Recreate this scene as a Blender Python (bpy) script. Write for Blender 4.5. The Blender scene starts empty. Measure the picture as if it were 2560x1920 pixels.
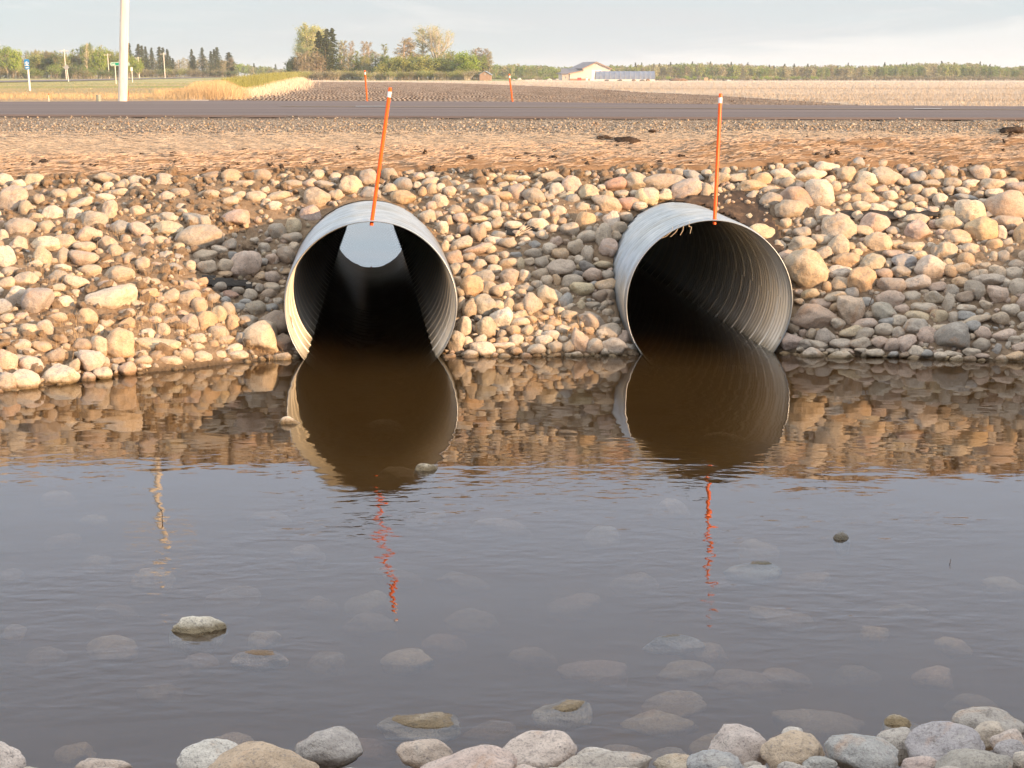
import bpy, bmesh, math, random
import numpy as np
from mathutils import Vector, Matrix, noise as mnoise

random.seed(7)
RNG = np.random.default_rng(11)
SC = bpy.context.scene
COL = SC.collection

# ------------------------------------------------------------------ camera, world, sun
F, PW, PH = 4190.0, 2560.0, 1920.0
CH = 1.95                                   # camera height above the water
HOR = 196.0
PITCH = math.atan((960 - HOR) / F)
cam_d = bpy.data.cameras.new('camera')
cam_d.sensor_width = 36.0
cam_d.lens = 36.0 * F / PW
cam_d.clip_start = 0.1
cam_d.clip_end = 8000
cam = bpy.data.objects.new('camera', cam_d)
COL.objects.link(cam)
cam.location = (0, 0, CH)
cam.rotation_euler = (math.pi / 2 - PITCH, 0, 0)
SC.camera = cam

SUN_EL = math.radians(8.5)
SUN_B = math.radians(52)                     # sun stands behind the camera, to the right
sx, sy, sz = math.sin(SUN_B) * math.cos(SUN_EL), -math.cos(SUN_B) * math.cos(SUN_EL), math.sin(SUN_EL)
sun_d = bpy.data.lights.new('sun', 'SUN')
sun_d.energy = 5.0
sun_d.angle = math.radians(0.7)
sun_d.color = (1.0, 0.63, 0.33)
sun = bpy.data.objects.new('sun', sun_d)
COL.objects.link(sun)
sun.location = (20, -20, 30)
sun.rotation_euler = Vector((sx, sy, sz)).to_track_quat('Z', 'Y').to_euler()

world = bpy.data.worlds.new("World")
SC.world = world
world.use_nodes = True
SC.view_settings.view_transform = 'Standard'
SC.view_settings.look = 'None'
SC.view_settings.gamma = 1.0
SC.view_settings.exposure = 0.85
SC.cycles.max_bounces = 14
SC.cycles.diffuse_bounces = 8
SC.cycles.glossy_bounces = 8
SC.cycles.transparent_max_bounces = 12
SC.cycles.volume_bounces = 1
SC.cycles.use_adaptive_sampling = True
SC.cycles.adaptive_threshold = 0.02
SC.cycles.caustics_reflective = False
SC.cycles.caustics_refractive = False


class NT:
    """small helper for building node trees"""
    def __init__(self, tree):
        self.t = tree
        tree.nodes.clear()

    def n(self, typ, **kw):
        nd = self.t.nodes.new(typ)
        ins = kw.pop('ins', {})
        for k, v in kw.items():
            setattr(nd, k, v)
        for k, v in ins.items():
            s = nd.inputs[k]
            if isinstance(v, bpy.types.NodeSocket):
                self.t.links.new(v, s)
            else:
                s.default_value = v
        return nd

    def noise(self, scale, vec=None, detail=4, rough=0.6, dist=0.0):
        ins = {'Scale': scale, 'Detail': detail, 'Roughness': rough, 'Distortion': dist}
        if vec is not None:
            ins['Vector'] = vec
        return self.n('ShaderNodeTexNoise', ins=ins).outputs['Fac']

    def ramp(self, fac, pts):
        r = self.n('ShaderNodeValToRGB', ins={'Fac': fac})
        e = r.color_ramp.elements
        while len(e) < len(pts):
            e.new(0.5)
        for i, (p, c) in enumerate(pts):
            e[i].position = p
            e[i].color = c if len(c) == 4 else (*c, 1)
        return r.outputs['Color']

    def mr(self, v, a, b, c=0.0, d=1.0):
        return self.n('ShaderNodeMapRange', ins={0: v, 1: a, 2: b, 3: c, 4: d}).outputs[0]

    def math(self, op, a, b=0.0):
        return self.n('ShaderNodeMath', operation=op, ins={0: a, 1: b}).outputs[0]

    def mix(self, fac, a, b, mode='MIX'):
        m = self.n('ShaderNodeMix', data_type='RGBA', blend_type=mode)
        for idx, v in ((0, fac), (6, a), (7, b)):
            s = m.inputs[idx]
            if isinstance(v, bpy.types.NodeSocket):
                self.t.links.new(v, s)
            else:
                s.default_value = (*v, 1) if (idx and len(v) == 3) else v
        return m.outputs[2]

    def mapping(self, vec, scale=(1, 1, 1), rot=(0, 0, 0)):
        return self.n('ShaderNodeMapping', ins={'Vector': vec, 'Scale': scale, 'Rotation': rot}).outputs[0]


# world : physical sky with thin high cloud
w = NT(world.node_tree)
sky = w.n('ShaderNodeTexSky', sky_type='NISHITA', sun_disc=False, sun_elevation=math.radians(12),
          sun_rotation=math.pi - SUN_B, air_density=1.0, dust_density=1.5, ozone_density=1.5)
tc = w.n('ShaderNodeTexCoord').outputs['Generated']
sep = w.n('ShaderNodeSeparateXYZ', ins={0: tc})
zc = w.math('MAXIMUM', sep.outputs['Z'], 0.0)
m1 = w.mapping(tc, scale=(2.2, 2.2, 26.0), rot=(0, math.radians(2.2), 0))
n1 = w.noise(1.6, m1, 6, 0.55, 0.4)
m2 = w.mapping(tc, scale=(5.0, 5.0, 34.0), rot=(0, math.radians(2), 0))
n2 = w.noise(1.5, m2, 6, 0.62, 0.9)
thin = w.mr(n1, 0.40, 0.62)
wisp = w.mr(n2, 0.50, 0.74)
base = w.mix(0.76, sky.outputs[0], (4.5, 5.3, 5.85))
lowband = w.mr(zc, 0.0, 0.055, 1.0, 0.0)
base2 = w.mix(w.math('MULTIPLY', lowband, 0.30), base, (5.6, 5.5, 5.3))
c1 = w.mix(w.math('MULTIPLY', thin, 0.55), base2, (4.6, 4.65, 4.75))
c2 = w.mix(w.math('MULTIPLY', wisp, 0.42), c1, (6.3, 6.15, 5.95))
# a broad cream sheet low on the right, with a slanting upper edge
edge = w.math('ADD', w.math('MULTIPLY', w.math('SUBTRACT', sep.outputs['X'], 0.16), 0.105), 0.021)
edge = w.math('ADD', edge, w.math('MULTIPLY', w.math('SUBTRACT', n2, 0.5), 0.014))
sheet_ = w.mr(w.math('SUBTRACT', edge, sep.outputs['Z']), -0.001, 0.006)
c2 = w.mix(w.math('MULTIPLY', sheet_, 0.5), c2, (6.35, 6.3, 6.05))
# bluer a little higher up; overhead sky brightened, out of view, to fill shade
c3 = w.mix(w.mr(zc, 0.045, 0.20, 0.0, 0.95), c2, (6.3, 7.1, 8.5))
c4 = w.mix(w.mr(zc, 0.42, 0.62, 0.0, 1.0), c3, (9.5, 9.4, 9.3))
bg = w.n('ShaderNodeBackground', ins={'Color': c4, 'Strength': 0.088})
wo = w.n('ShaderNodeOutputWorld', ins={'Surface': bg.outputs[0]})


# ------------------------------------------------------------------ pixel helpers
def ray(px, py):
    dx, dz = (px - 1280) / F, -(py - 960) / F
    cp, sp = math.cos(PITCH), math.sin(PITCH)
    return Vector((dx, cp + dz * sp, -sp + dz * cp))


def at_z(px, py, z):
    r = ray(px, py)
    t = (z - CH) / r.z
    return Vector((0, 0, CH)) + r * t


def at_y(px, py, y):
    r = ray(px, py)
    return Vector((0, 0, CH)) + r * (y / r.y)


def project(p):
    cp, sp = math.cos(PITCH), math.sin(PITCH)
    x, y, z = p[0], p[1], p[2] - CH
    dep = y * cp - z * sp
    up = y * sp + z * cp
    return 1280 + F * x / dep, 960 - F * up / dep, dep


# ------------------------------------------------------------------ object helpers
def obj(name, verts, faces, mat=None, parent=None, smooth=False, loc=None):
    me = bpy.data.meshes.new(name)
    if isinstance(verts, np.ndarray) and isinstance(faces, np.ndarray):
        k = faces.shape[1]
        me.vertices.add(len(verts))
        me.vertices.foreach_set('co', np.ascontiguousarray(verts, dtype=np.float32).ravel())
        me.loops.add(faces.size)
        me.loops.foreach_set('vertex_index', np.ascontiguousarray(faces, dtype=np.int32).ravel())
        me.polygons.add(len(faces))
        me.polygons.foreach_set('loop_start', np.arange(0, faces.size, k, dtype=np.int32))
        me.polygons.foreach_set('loop_total', np.full(len(faces), k, dtype=np.int32))
        me.update(calc_edges=True)
    else:
        me.from_pydata([tuple(v) for v in verts], [], [tuple(f) for f in faces])
        me.update()
    if smooth:
        me.polygons.foreach_set('use_smooth', np.ones(len(me.polygons), dtype=bool))
    me.validate()
    if mat:
        me.materials.append(mat)
    o = bpy.data.objects.new(name, me)
    COL.objects.link(o)
    if parent:
        o.parent = parent
    if loc is not None:
        o.location = loc
    return o


def tag(o, label=None, cat=None, group=None, kind=None):
    if label: o['label'] = label
    if cat: o['category'] = cat
    if group: o['group'] = group
    if kind: o['kind'] = kind
    return o


def thing(name, label, cat, loc=(0, 0, 0), group=None):
    o = bpy.data.objects.new(name, None)
    o.empty_display_size = 0.2
    COL.objects.link(o)
    o.location = loc
    return tag(o, label, cat, group)


def tube(p0, p1, r0, r1=None, seg=12, caps=True):
    """tapered cylinder between two points -> verts, faces"""
    p0, p1 = Vector(p0), Vector(p1)
    r1 = r0 if r1 is None else r1
    q = (p1 - p0).to_track_quat('Z', 'Y')
    v, f = [], []
    for p, r in ((p0, r0), (p1, r1)):
        for i in range(seg):
            a = 2 * math.pi * i / seg
            v.append(p + q @ Vector((r * math.cos(a), r * math.sin(a), 0)))
    for i in range(seg):
        j = (i + 1) % seg
        f.append((i, j, seg + j, seg + i))
    if caps:
        f.append(tuple(range(seg - 1, -1, -1)))
        f.append(tuple(range(seg, 2 * seg)))
    return v, f


def box(x0, x1, y0, y1, z0, z1):
    v = [(x, y, z) for z in (z0, z1) for y in (y0, y1) for x in (x0, x1)]
    f = [(0, 2, 3, 1), (4, 5, 7, 6), (0, 1, 5, 4), (2, 6, 7, 3), (0, 4, 6, 2), (1, 3, 7, 5)]
    return v, f


def join(parts):
    V, Fc = [], []
    for v, f in parts:
        b = len(V)
        V += [tuple(p) for p in v]
        Fc += [tuple(i + b for i in q) for q in f]
    return V, Fc


def nz(x, y, s=1.0, z=0.0):
    return mnoise.noise(Vector((x * s, y * s, z)))


# ------------------------------------------------------------------ materials
def mat(name):
    m = bpy.data.materials.new(name)
    m.use_nodes = True
    return m, NT(m.node_tree)


def finish(t, color, rough=0.8, metal=0.0, bump=None, bstr=0.5, bdist=0.01, spec=0.5, **kw):
    ins = {'Base Color': color, 'Roughness': rough, 'Metallic': metal, 'Specular IOR Level': spec}
    if isinstance(color, tuple) and len(color) == 3:
        ins['Base Color'] = (*color, 1)
    ins.update(kw)
    if bump is not None:
        b = t.n('ShaderNodeBump', ins={'Height': bump, 'Strength': bstr, 'Distance': bdist})
        ins['Normal'] = b.outputs[0]
    p = t.n('ShaderNodeBsdfPrincipled', ins=ins)
    t.n('ShaderNodeOutputMaterial', ins={'Surface': p.outputs[0]})
    return p


def simple(name, c, rough=0.7, metal=0.0, var=0.12, scale=6.0):
    m, t = mat(name)
    pos = t.n('ShaderNodeNewGeometry').outputs['Position']
    n = t.noise(scale, pos, 4)
    col = t.mix(t.mr(n, 0.3, 0.7), tuple(x * (1 - var) for x in c), tuple(min(1, x * (1 + var)) for x in c))
    finish(t, col, rough, metal)
    return m


def rock_mat(name, use_attr):
    m, t = mat(name)
    pos = t.n('ShaderNodeNewGeometry').outputs['Position']
    if use_attr:
        base = t.n('ShaderNodeAttribute', attribute_name='tint').outputs['Color']
    else:
        base = t.n('ShaderNodeObjectInfo').outputs['Color']
    big = t.noise(7.0, pos, 5, 0.65, 0.6)
    mid = t.noise(26.0, pos, 5, 0.65)
    fine = t.noise(150.0, pos, 3, 0.7)
    vein = t.noise(16.0, t.mapping(pos, scale=(1, 1.3, 3.2), rot=(0.5, 0.7, 0.2)), 6, 0.7, 1.6)
    c = t.mix(t.mr(mid, 0.3, 0.75), t.mix(1.0, base, (0.80, 0.78, 0.76), 'MULTIPLY'), t.mix(1.0, base, (1.15, 1.12, 1.08), 'MULTIPLY'))
    rust = t.mr(big, 0.56, 0.70)
    c = t.mix(t.math('MULTIPLY', rust, 0.42), c, (0.50, 0.27, 0.13))
    pale = t.mr(big, 0.44, 0.32)
    c = t.mix(t.math('MULTIPLY', pale, 0.35), c, (0.56, 0.52, 0.46))
    c = t.mix(t.math('MULTIPLY', t.mr(vein, 0.57, 0.66), 0.5), c, (0.16, 0.14, 0.12))
    c = t.mix(t.math('MULTIPLY', t.mr(fine, 0.54, 0.68), 0.5), c, (0.17, 0.15, 0.14))
    spk = t.noise(75.0, pos, 2, 0.6)
    c = t.mix(t.math('MULTIPLY', t.mr(spk, 0.58, 0.66), 0.42), c, (0.22, 0.2, 0.2))
    c = t.mix(t.math('MULTIPLY', t.mr(fine, 0.42, 0.30), 0.28), c, (0.70, 0.66, 0.6))
    z = t.n('ShaderNodeSeparateXYZ', ins={0: pos}).outputs['Z']
    zw = t.math('ADD', z, t.math('MULTIPLY', t.math('SUBTRACT', mid, 0.5), 0.03))
    wet = t.math('MULTIPLY', t.mr(zw, 0.012, 0.034, 1.0, 0.0), t.mr(zw, -0.02, -0.005, 0.0, 1.0))
    c = t.mix(wet, c, t.mix(1.0, c, (0.42, 0.37, 0.28), 'MULTIPLY'))
    rough = t.mr(wet, 0.0, 1.0, 0.82, 0.45)
    h = t.math('ADD', t.math('MULTIPLY', mid, 0.8), t.math('MULTIPLY', fine, 0.25))
    finish(t, c, rough, bump=h, bstr=1.0, bdist=0.018, spec=0.25)
    return m


M_ROCK = rock_mat('rock_single', False)
M_STONES = rock_mat('rock_many', True)

# soil
M_SOIL, t = mat('soil')
pos = t.n('ShaderNodeNewGeometry').outputs['Position']
a, b_, c_ = t.noise(3.0, pos, 6, 0.65), t.noise(22.0, pos, 6, 0.7), t.noise(110.0, pos, 4, 0.7)
col = t.ramp(b_, [(0.28, (0.17, 0.115, 0.072)), (0.5, (0.30, 0.215, 0.14)), (0.72, (0.41, 0.305, 0.21))])
col = t.mix(t.mr(a, 0.45, 0.7, 0, 0.5), col, (0.21, 0.17, 0.135))
col = t.mix(t.mr(c_, 0.66, 0.72, 0, 0.8), col, (0.55, 0.48, 0.38))
z = t.n('ShaderNodeSeparateXYZ', ins={0: pos}).outputs['Z']
col = t.mix(t.mr(z, 0.01, 0.05, 0.6, 0.0), col, (0.06, 0.042, 0.025))
finish(t, col, 0.95, bump=t.math('ADD', b_, t.math('MULTIPLY', c_, 0.4)), bstr=1.0, bdist=0.03, spec=0.15)

# gravel + straw strip of the shoulder, by distance from the road edge
M_SHOULDER, t = mat('gravel_straw')
pos = t.n('ShaderNodeNewGeometry').outputs['Position']
yy = t.n('ShaderNodeAttribute', attribute_name='across').outputs['Fac']
wob = t.noise(2.0, pos, 5, 0.7)
yd = t.math('ADD', yy, t.math('MULTIPLY', t.math('SUBTRACT', wob, 0.5), 0.35))
vor = t.n('ShaderNodeTexVoronoi', ins={'Vector': pos, 'Scale': 75.0})
gcol = t.ramp(t.n('ShaderNodeSeparateColor', ins={0: vor.outputs['Color']}).outputs[0],
              [(0.0, (0.17, 0.14, 0.12)), (0.35, (0.33, 0.25, 0.17)), (0.6, (0.42, 0.34, 0.25)), (0.85, (0.5, 0.42, 0.33)), (1.0, (0.7, 0.62, 0.52))])
gcol = t.mix(t.mr(vor.outputs['Distance'], 0.3, 0.8, 0.0, 0.8), gcol, (0.12, 0.09, 0.065))
st = t.noise(9.0, t.mapping(pos, scale=(1, 4, 8), rot=(0, 0, 0.15)), 8, 0.75, 1.2)
st2 = t.noise(40.0, t.mapping(pos, scale=(1, 5, 5), rot=(0, 0, -0.35)), 5, 0.8, 1.5)
scol = t.ramp(t.math('ADD', t.math('MULTIPLY', st, 0.5), t.math('MULTIPLY', st2, 0.5)),
              [(0.3, (0.17, 0.125, 0.09)), (0.5, (0.32, 0.245, 0.175)), (0.66, (0.46, 0.365, 0.27))])
isg = t.mr(yd, 0.52, 0.60)
c = t.mix(isg, scol, gcol)
c = t.mix(t.mr(yy, 0.93, 0.985, 0, 0.8), c, (0.06, 0.045, 0.038))
hh = t.mix(isg, t.math('MULTIPLY', st2, 0.6), t.mr(vor.outputs['Distance'], 0.0, 0.9, 1.0, 0.0))
finish(t, c, 0.95, bump=hh, bstr=0.9, bdist=0.015, spec=0.15)

# burlap / coir blanket
M_BURLAP, t = mat('coir_blanket')
pos = t.n('ShaderNodeNewGeometry').outputs['Position']
f1 = t.noise(5.0, t.mapping(pos, scale=(1, 3, 3), rot=(0, 0, 0.1)), 6, 0.65, 0.8)
f2 = t.noise(60.0, t.mapping(pos, scale=(1, 6, 6), rot=(0, 0, -0.4)), 6, 0.8, 2.0)
c = t.ramp(f1, [(0.3, (0.30, 0.185, 0.11)), (0.5, (0.43, 0.275, 0.165)), (0.7, (0.54, 0.38, 0.25))])
f3 = t.noise(16.0, t.mapping(pos, scale=(1, 3.5, 2), rot=(0, 0, 0.12)), 6, 0.75, 1.5)
c = t.mix(t.mr(f3, 0.52, 0.72, 0, 0.45), c, (0.56, 0.42, 0.29))
c = t.mix(t.mr(f3, 0.46, 0.30, 0, 0.45), c, (0.22, 0.145, 0.09))
c = t.mix(t.mr(f2, 0.5, 0.75, 0, 0.55), c, (0.58, 0.40, 0.25))
c = t.mix(t.mr(f2, 0.45, 0.3, 0, 0.5), c, (0.17, 0.095, 0.05))
finish(t, c, 0.9, bump=f2, bstr=1.0, bdist=0.02, spec=0.1)

M_GEO, t = mat('geotextile')
pos = t.n('ShaderNodeNewGeometry').outputs['Position']
f1 = t.noise(14.0, pos, 6, 0.7, 0.5)
c = t.ramp(f1, [(0.3, (0.035, 0.028, 0.024)), (0.55, (0.09, 0.062, 0.045)), (0.75, (0.21, 0.14, 0.09))])
finish(t, c, 0.85, bump=f1, bstr=0.5, bdist=0.015, spec=0.25)
M_BLACK, t = mat('black_geotextile')
pos = t.n('ShaderNodeNewGeometry').outputs['Position']
f1 = t.noise(20.0, t.mapping(pos, scale=(1, 3, 3)), 6, 0.7, 0.5)
finish(t, t.ramp(f1, [(0.3, (0.015, 0.014, 0.014)), (0.7, (0.06, 0.052, 0.045))]), 0.7, bump=f1, bstr=0.7, bdist=0.02, spec=0.3)

# asphalt
M_ROAD, t = mat('asphalt')
pos = t.n('ShaderNodeNewGeometry').outputs['Position']
n1_ = t.noise(0.9, t.mapping(pos, scale=(0.10, 1.6, 1)), 4, 0.6)
n2_ = t.noise(60.0, pos, 3, 0.7)
c = t.ramp(n1_, [(0.3, (0.10, 0.070, 0.060)), (0.5, (0.135, 0.097, 0.081)), (0.7, (0.175, 0.127, 0.103))])
c = t.mix(t.mr(n2_, 0.35, 0.7, 0, 0.35), c, (0.15, 0.12, 0.105))
yrel = t.n('ShaderNodeSeparateXYZ', ins={0: pos}).outputs['Y']
finish(t, c, 0.72, bump=n2_, bstr=0.25, bdist=0.004, spec=0.3)

# galvanised steel
M_STEEL, t = mat('galvanised_steel')
tco = t.n('ShaderNodeTexCoord').outputs['Object']
n1_ = t.noise(2.2, t.mapping(tco, scale=(1, 1.5, 1)), 6, 0.65, 0.3)
n2_ = t.noise(5.0, t.mapping(tco, scale=(1.0, 2.0, 1.0)), 5, 0.6, 0.4)
n3_ = t.noise(70.0, tco, 3, 0.7)
c = t.ramp(n2_, [(0.3, (0.33, 0.37, 0.40)), (0.5, (0.42, 0.46, 0.49)), (0.7, (0.52, 0.555, 0.575))])
c = t.mix(t.mr(n1_, 0.5, 0.7, 0, 0.5), c, (0.33, 0.30, 0.24))
c = t.mix(t.mr(n3_, 0.62, 0.72, 0, 0.4), c, (0.25, 0.22, 0.18))
so = t.n('ShaderNodeSeparateXYZ', ins={0: tco})
rad_ = t.math('SQRT', t.math('ADD', t.math('POWER', so.outputs['X'], 2.0), t.math('POWER', so.outputs['Z'], 2.0)))
c = t.mix(t.mr(rad_, 0.602, 0.592, 0.0, 0.75), c, (0.17, 0.18, 0.185))  # rib valleys coloured darker to stand in for their shading
zz = t.n('ShaderNodeSeparateXYZ', ins={0: t.n('ShaderNodeNewGeometry').outputs['Position']}).outputs['Z']
c = t.mix(t.mr(zz, 0.015, 0.10, 0.65, 0.0), c, (0.16, 0.13, 0.075))
finish(t, c, t.mr(n2_, 0.3, 0.7, 0.42, 0.32), metal=0.70)
M_INNER, t = mat('galvanised_steel_inside_brightened')  # paler copy of the steel, standing in for light inside the bores
tco = t.n('ShaderNodeTexCoord').outputs['Object']
n1_ = t.noise(2.2, t.mapping(tco, scale=(1, 1.5, 1)), 6, 0.65, 0.3)
n3_ = t.noise(60.0, tco, 3, 0.7)
so = t.n('ShaderNodeSeparateXYZ', ins={0: tco})
rad_ = t.math('SQRT', t.math('ADD', t.math('POWER', so.outputs['X'], 2.0), t.math('POWER', so.outputs['Z'], 2.0)))
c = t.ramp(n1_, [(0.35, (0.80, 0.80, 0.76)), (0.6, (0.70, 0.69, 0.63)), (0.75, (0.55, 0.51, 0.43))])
c = t.mix(t.mr(rad_, 0.597, 0.607, 0.0, 0.8), c, (0.20, 0.195, 0.175))  # dark rings painted in the rib valleys as shading contrast
zz = t.n('ShaderNodeSeparateXYZ', ins={0: t.n('ShaderNodeNewGeometry').outputs['Position']}).outputs['Z']
c = t.mix(t.mr(zz, 0.01, 0.07, 0.6, 0.0), c, (0.22, 0.17, 0.09))
finish(t, c, 0.38, metal=0.32)
M_SEAM, t = mat('lock_seam_steel')
finish(t, (0.86, 0.82, 0.72), 0.45, metal=0.3)

M_ORANGE = simple('orange_plastic', (0.95, 0.13, 0.012), 0.38, var=0.06)
M_BAND = simple('white_reflective_band', (0.80, 0.80, 0.82), 0.35, var=0.03)
M_BOLT = simple('zinc_bolt', (0.4, 0.4, 0.4), 0.4, 0.8)

# ------------------------------------------------------------------ pipes geometry constants
PR = 0.60
AX = Vector((-0.0838, 1.0, 0.012)).normalized()      # direction of both culverts, going away
PL0 = Vector((-0.992, 11.69, 0.372))                 # rim centres at the near ends
PR0 = Vector((1.415, 11.92, 0.360))
PLEN = 16.3


def pipe_r(x, y, z):
    """distance from the nearer culvert axis, and that foot"""
    best = (9e9, None, 0)
    for p0 in (PL0, PR0):
        d = Vector((x, y, z)) - p0
        s = d.dot(AX)
        rr = (d - AX * s).length
        if rr < best[0]:
            best = (rr, p0 + AX * s, s)
    return best


# ------------------------------------------------------------------ near terrain
TOEX = [-9, -6, -4.2, -3.25, -2.6, -2.0, -1.6, -1.3, -0.7, -0.3, 0, 0.7, 1.05, 1.8, 2.2, 3.3, 6, 9]
TOEY = [8.6, 9.2, 10.0, 10.45, 11.0, 11.5, 11.72, 11.85, 11.85, 11.80, 11.80, 11.82, 12.03, 12.06, 11.85, 11.62, 11.3, 11.2]
CRX = [-9, -3.4, -2.0, 0.0, 1.4, 2.2, 3.4, 9]
CRZ = [1.12, 1.16, 1.19, 1.20, 1.22, 1.27, 1.23, 1.2]
CREST = 13.68
NTOE = 4.35
RZ = 1.61                                    # height of the road above the water
NEAR_E = [(-1400, 284), (0, 286), (640, 288), (1280, 291), (1920, 293), (2560, 294), (3900, 296)]
FAR_E = [(-1400, 257), (0, 254.3), (640, 251.6), (1280, 254.2), (1920, 262), (2560, 265.6), (3900, 269)]
_ne = [at_z(p, q, RZ) for p, q in NEAR_E]
_fe = [at_z(p, q, RZ) for p, q in FAR_E]


def y_near(x):
    return float(np.interp(x, [q.x for q in _ne], [q.y for q in _ne]))


def y_far(x):
    return float(np.interp(x, [q.x for q in _fe], [q.y for q in _fe]))


def lerp(xs, ys, x):
    return float(np.interp(x, xs, ys))


def bank_z(x, y, rough=True):
    toe = lerp(TOEX, TOEY, x)
    cz = lerp(CRX, CRZ, x)
    if y <= toe:
        # far side of the pool bed
        near_toe = NTOE + 0.10 * x
        zb = -(toe - y) * 0.55
        zb = max(zb, -0.46)
        zn = (near_toe - y) * 0.5
        z = max(zb, zn) if y < 8 else zb
        if y < near_toe:
            z = min(0.32, (near_toe - y) * 0.38)
    elif y < CREST:
        u = (y - toe) / (CREST - toe)
        z = cz * (u ** 0.96)
    elif y < y_near(x):
        z = cz + (RZ - 0.014 - cz) * (y - CREST) / (y_near(x) - CREST)
    elif y < y_far(x):
        z = RZ - 0.07
    elif y < max(28.4, y_far(x) + 1.6):
        yf = y_far(x)
        z = RZ - 0.07 - 2.0 * (y - yf) / max(28.4 - yf, 1.6)
        z = max(z, -0.46)
    elif y < 31:
        z = -0.46
    else:
        z = min(0.8, -0.46 + (y - 31) * 0.25)
    if rough:
        if toe - 0.3 < y < CREST + 0.1:
            z += 0.055 * nz(x, y, 1.7) + 0.028 * nz(x, y, 5.0, 3) + 0.012 * nz(x, y, 14.0, 5)
            # lumps of soil left of the left culvert
            if x < -1.4:
                k = min(1, (-1.4 - x) / 0.6)
                z += k * (0.03 * abs(nz(x, y, 8.0, 9)) + 0.018 * abs(nz(x, y, 20.0, 2)))
        elif CREST <= y < y_near(x):
            z += 0.012 * nz(x, y, 3.0)
        elif y < toe:
            z += 0.03 * nz(x, y, 2.0)
    # unseen berm added behind the camera to shade the near water and right slope
    ry = -2.45 + 0.31 * x
    if y < 4.0:
        d = y - ry
        top = 2.16 + max(0.0, min(1.0, (x - 11.3) * 0.17)) + 0.07 * nz(x, y, 0.9, 7) + 0.05 * nz(x, y, 3.1, 8)
        if d < 0:
            bz = top
        else:
            bz = top - d * 0.95
        z = max(z, bz)
    return z


def grid_mesh(xs, ys, fn):
    V = np.empty((len(ys) * len(xs), 3))
    k = 0
    for y in ys:
        for x in xs:
            V[k] = (x, y, fn(x, y))
            k += 1
    nx, ny = len(xs), len(ys)
    i, j = np.meshgrid(np.arange(nx - 1), np.arange(ny - 1))
    a = (j * nx + i).ravel()
    Fc = np.stack([a, a + 1, a + 1 + nx, a + nx], 1)
    return V, Fc


def cut_pipes(V, Fc):
    """open the ground where the culverts run and snap its edge to their outside"""
    r = np.full(len(V), 9e9)
    foot = np.zeros_like(V)
    ax = np.array(AX)
    for p0 in (PL0, PR0):
        d = V - np.array(p0)
        s = d @ ax
        ft = np.array(p0) + s[:, None] * ax
        rr = np.linalg.norm(V - ft, axis=1)
        ok = (s > -0.03) & (s < PLEN + 0.05) & (rr < r)
        r[ok] = rr[ok]
        foot[ok] = ft[ok]
    inside = r < PR + 0.010
    keep = ~np.all(inside[Fc], axis=1)
    dd = V - foot
    ln = np.linalg.norm(dd, axis=1)[:, None]
    snap = foot + dd / np.maximum(ln, 1e-6) * (PR + 0.013)
    V = np.where(inside[:, None], snap, V)
    return V, Fc[keep]


# near bank of soil (fine), with the openings of the culverts
xs = np.arange(-7.0, 7.001, 0.034)
ys = np.arange(8.6, 14.35, 0.034)
V, Fc = grid_mesh(xs, ys, bank_z)
V, Fc = cut_pipes(V, Fc)
tag(obj('soil_bank', V, Fc, M_SOIL, smooth=True), kind='structure')

# the gravel and straw strip up to the road
xs = np.arange(-8.0, 8.001, 0.05)
ys = np.arange(14.10, 17.2, 0.05)
V, Fc = grid_mesh(xs, ys, lambda x, y: bank_z(x, y) + 0.004)
def across(o):
    at = o.data.attributes.new('across', 'FLOAT', 'POINT')
    at.data.foreach_set('value', [(v.co.y - CREST) / (y_near(v.co.x) - CREST) for v in o.data.vertices])
    return o


tag(across(obj('gravel_shoulder', V, Fc, M_SHOULDER, smooth=True)), kind='structure')

# pool bed, near shore and the added shading berm behind the camera
xs = np.arange(-16, 24.01, 0.25)
ys = np.concatenate([np.arange(-14, -4, 1.0), np.arange(-4, 8.75, 0.2)])
V, Fc = grid_mesh(xs, ys, bank_z)
tag(obj('pool_bed', V, Fc, M_SOIL, smooth=True), kind='structure')
# outer wings of the near bank and under-road fill
for nm, x0, x1 in (('left_bank', -30, -6.95), ('right_bank', 6.95, 30)):
    xs = np.arange(x0, x1 + 0.01, (x1 - x0) / 60)
    ys = np.arange(8.4, 18.5, 0.15)
    V, Fc = grid_mesh(xs, ys, lambda x, y: bank_z(x, y, False))
    tag(obj(nm, V, Fc, M_SOIL, smooth=True), kind='structure')
xs = np.arange(-30, 30.01, 0.12)
ys = np.concatenate([np.arange(19.0, 25, 0.3), np.arange(25.0, 28.6, 0.06), np.arange(28.6, 37.3, 0.4)])
V, Fc = grid_mesh(xs, ys, lambda x, y: bank_z(x, y, False))
V, Fc = cut_pipes(V, Fc)
tag(obj('far_ditch', V, Fc, M_SOIL, smooth=True), kind='structure')

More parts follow.
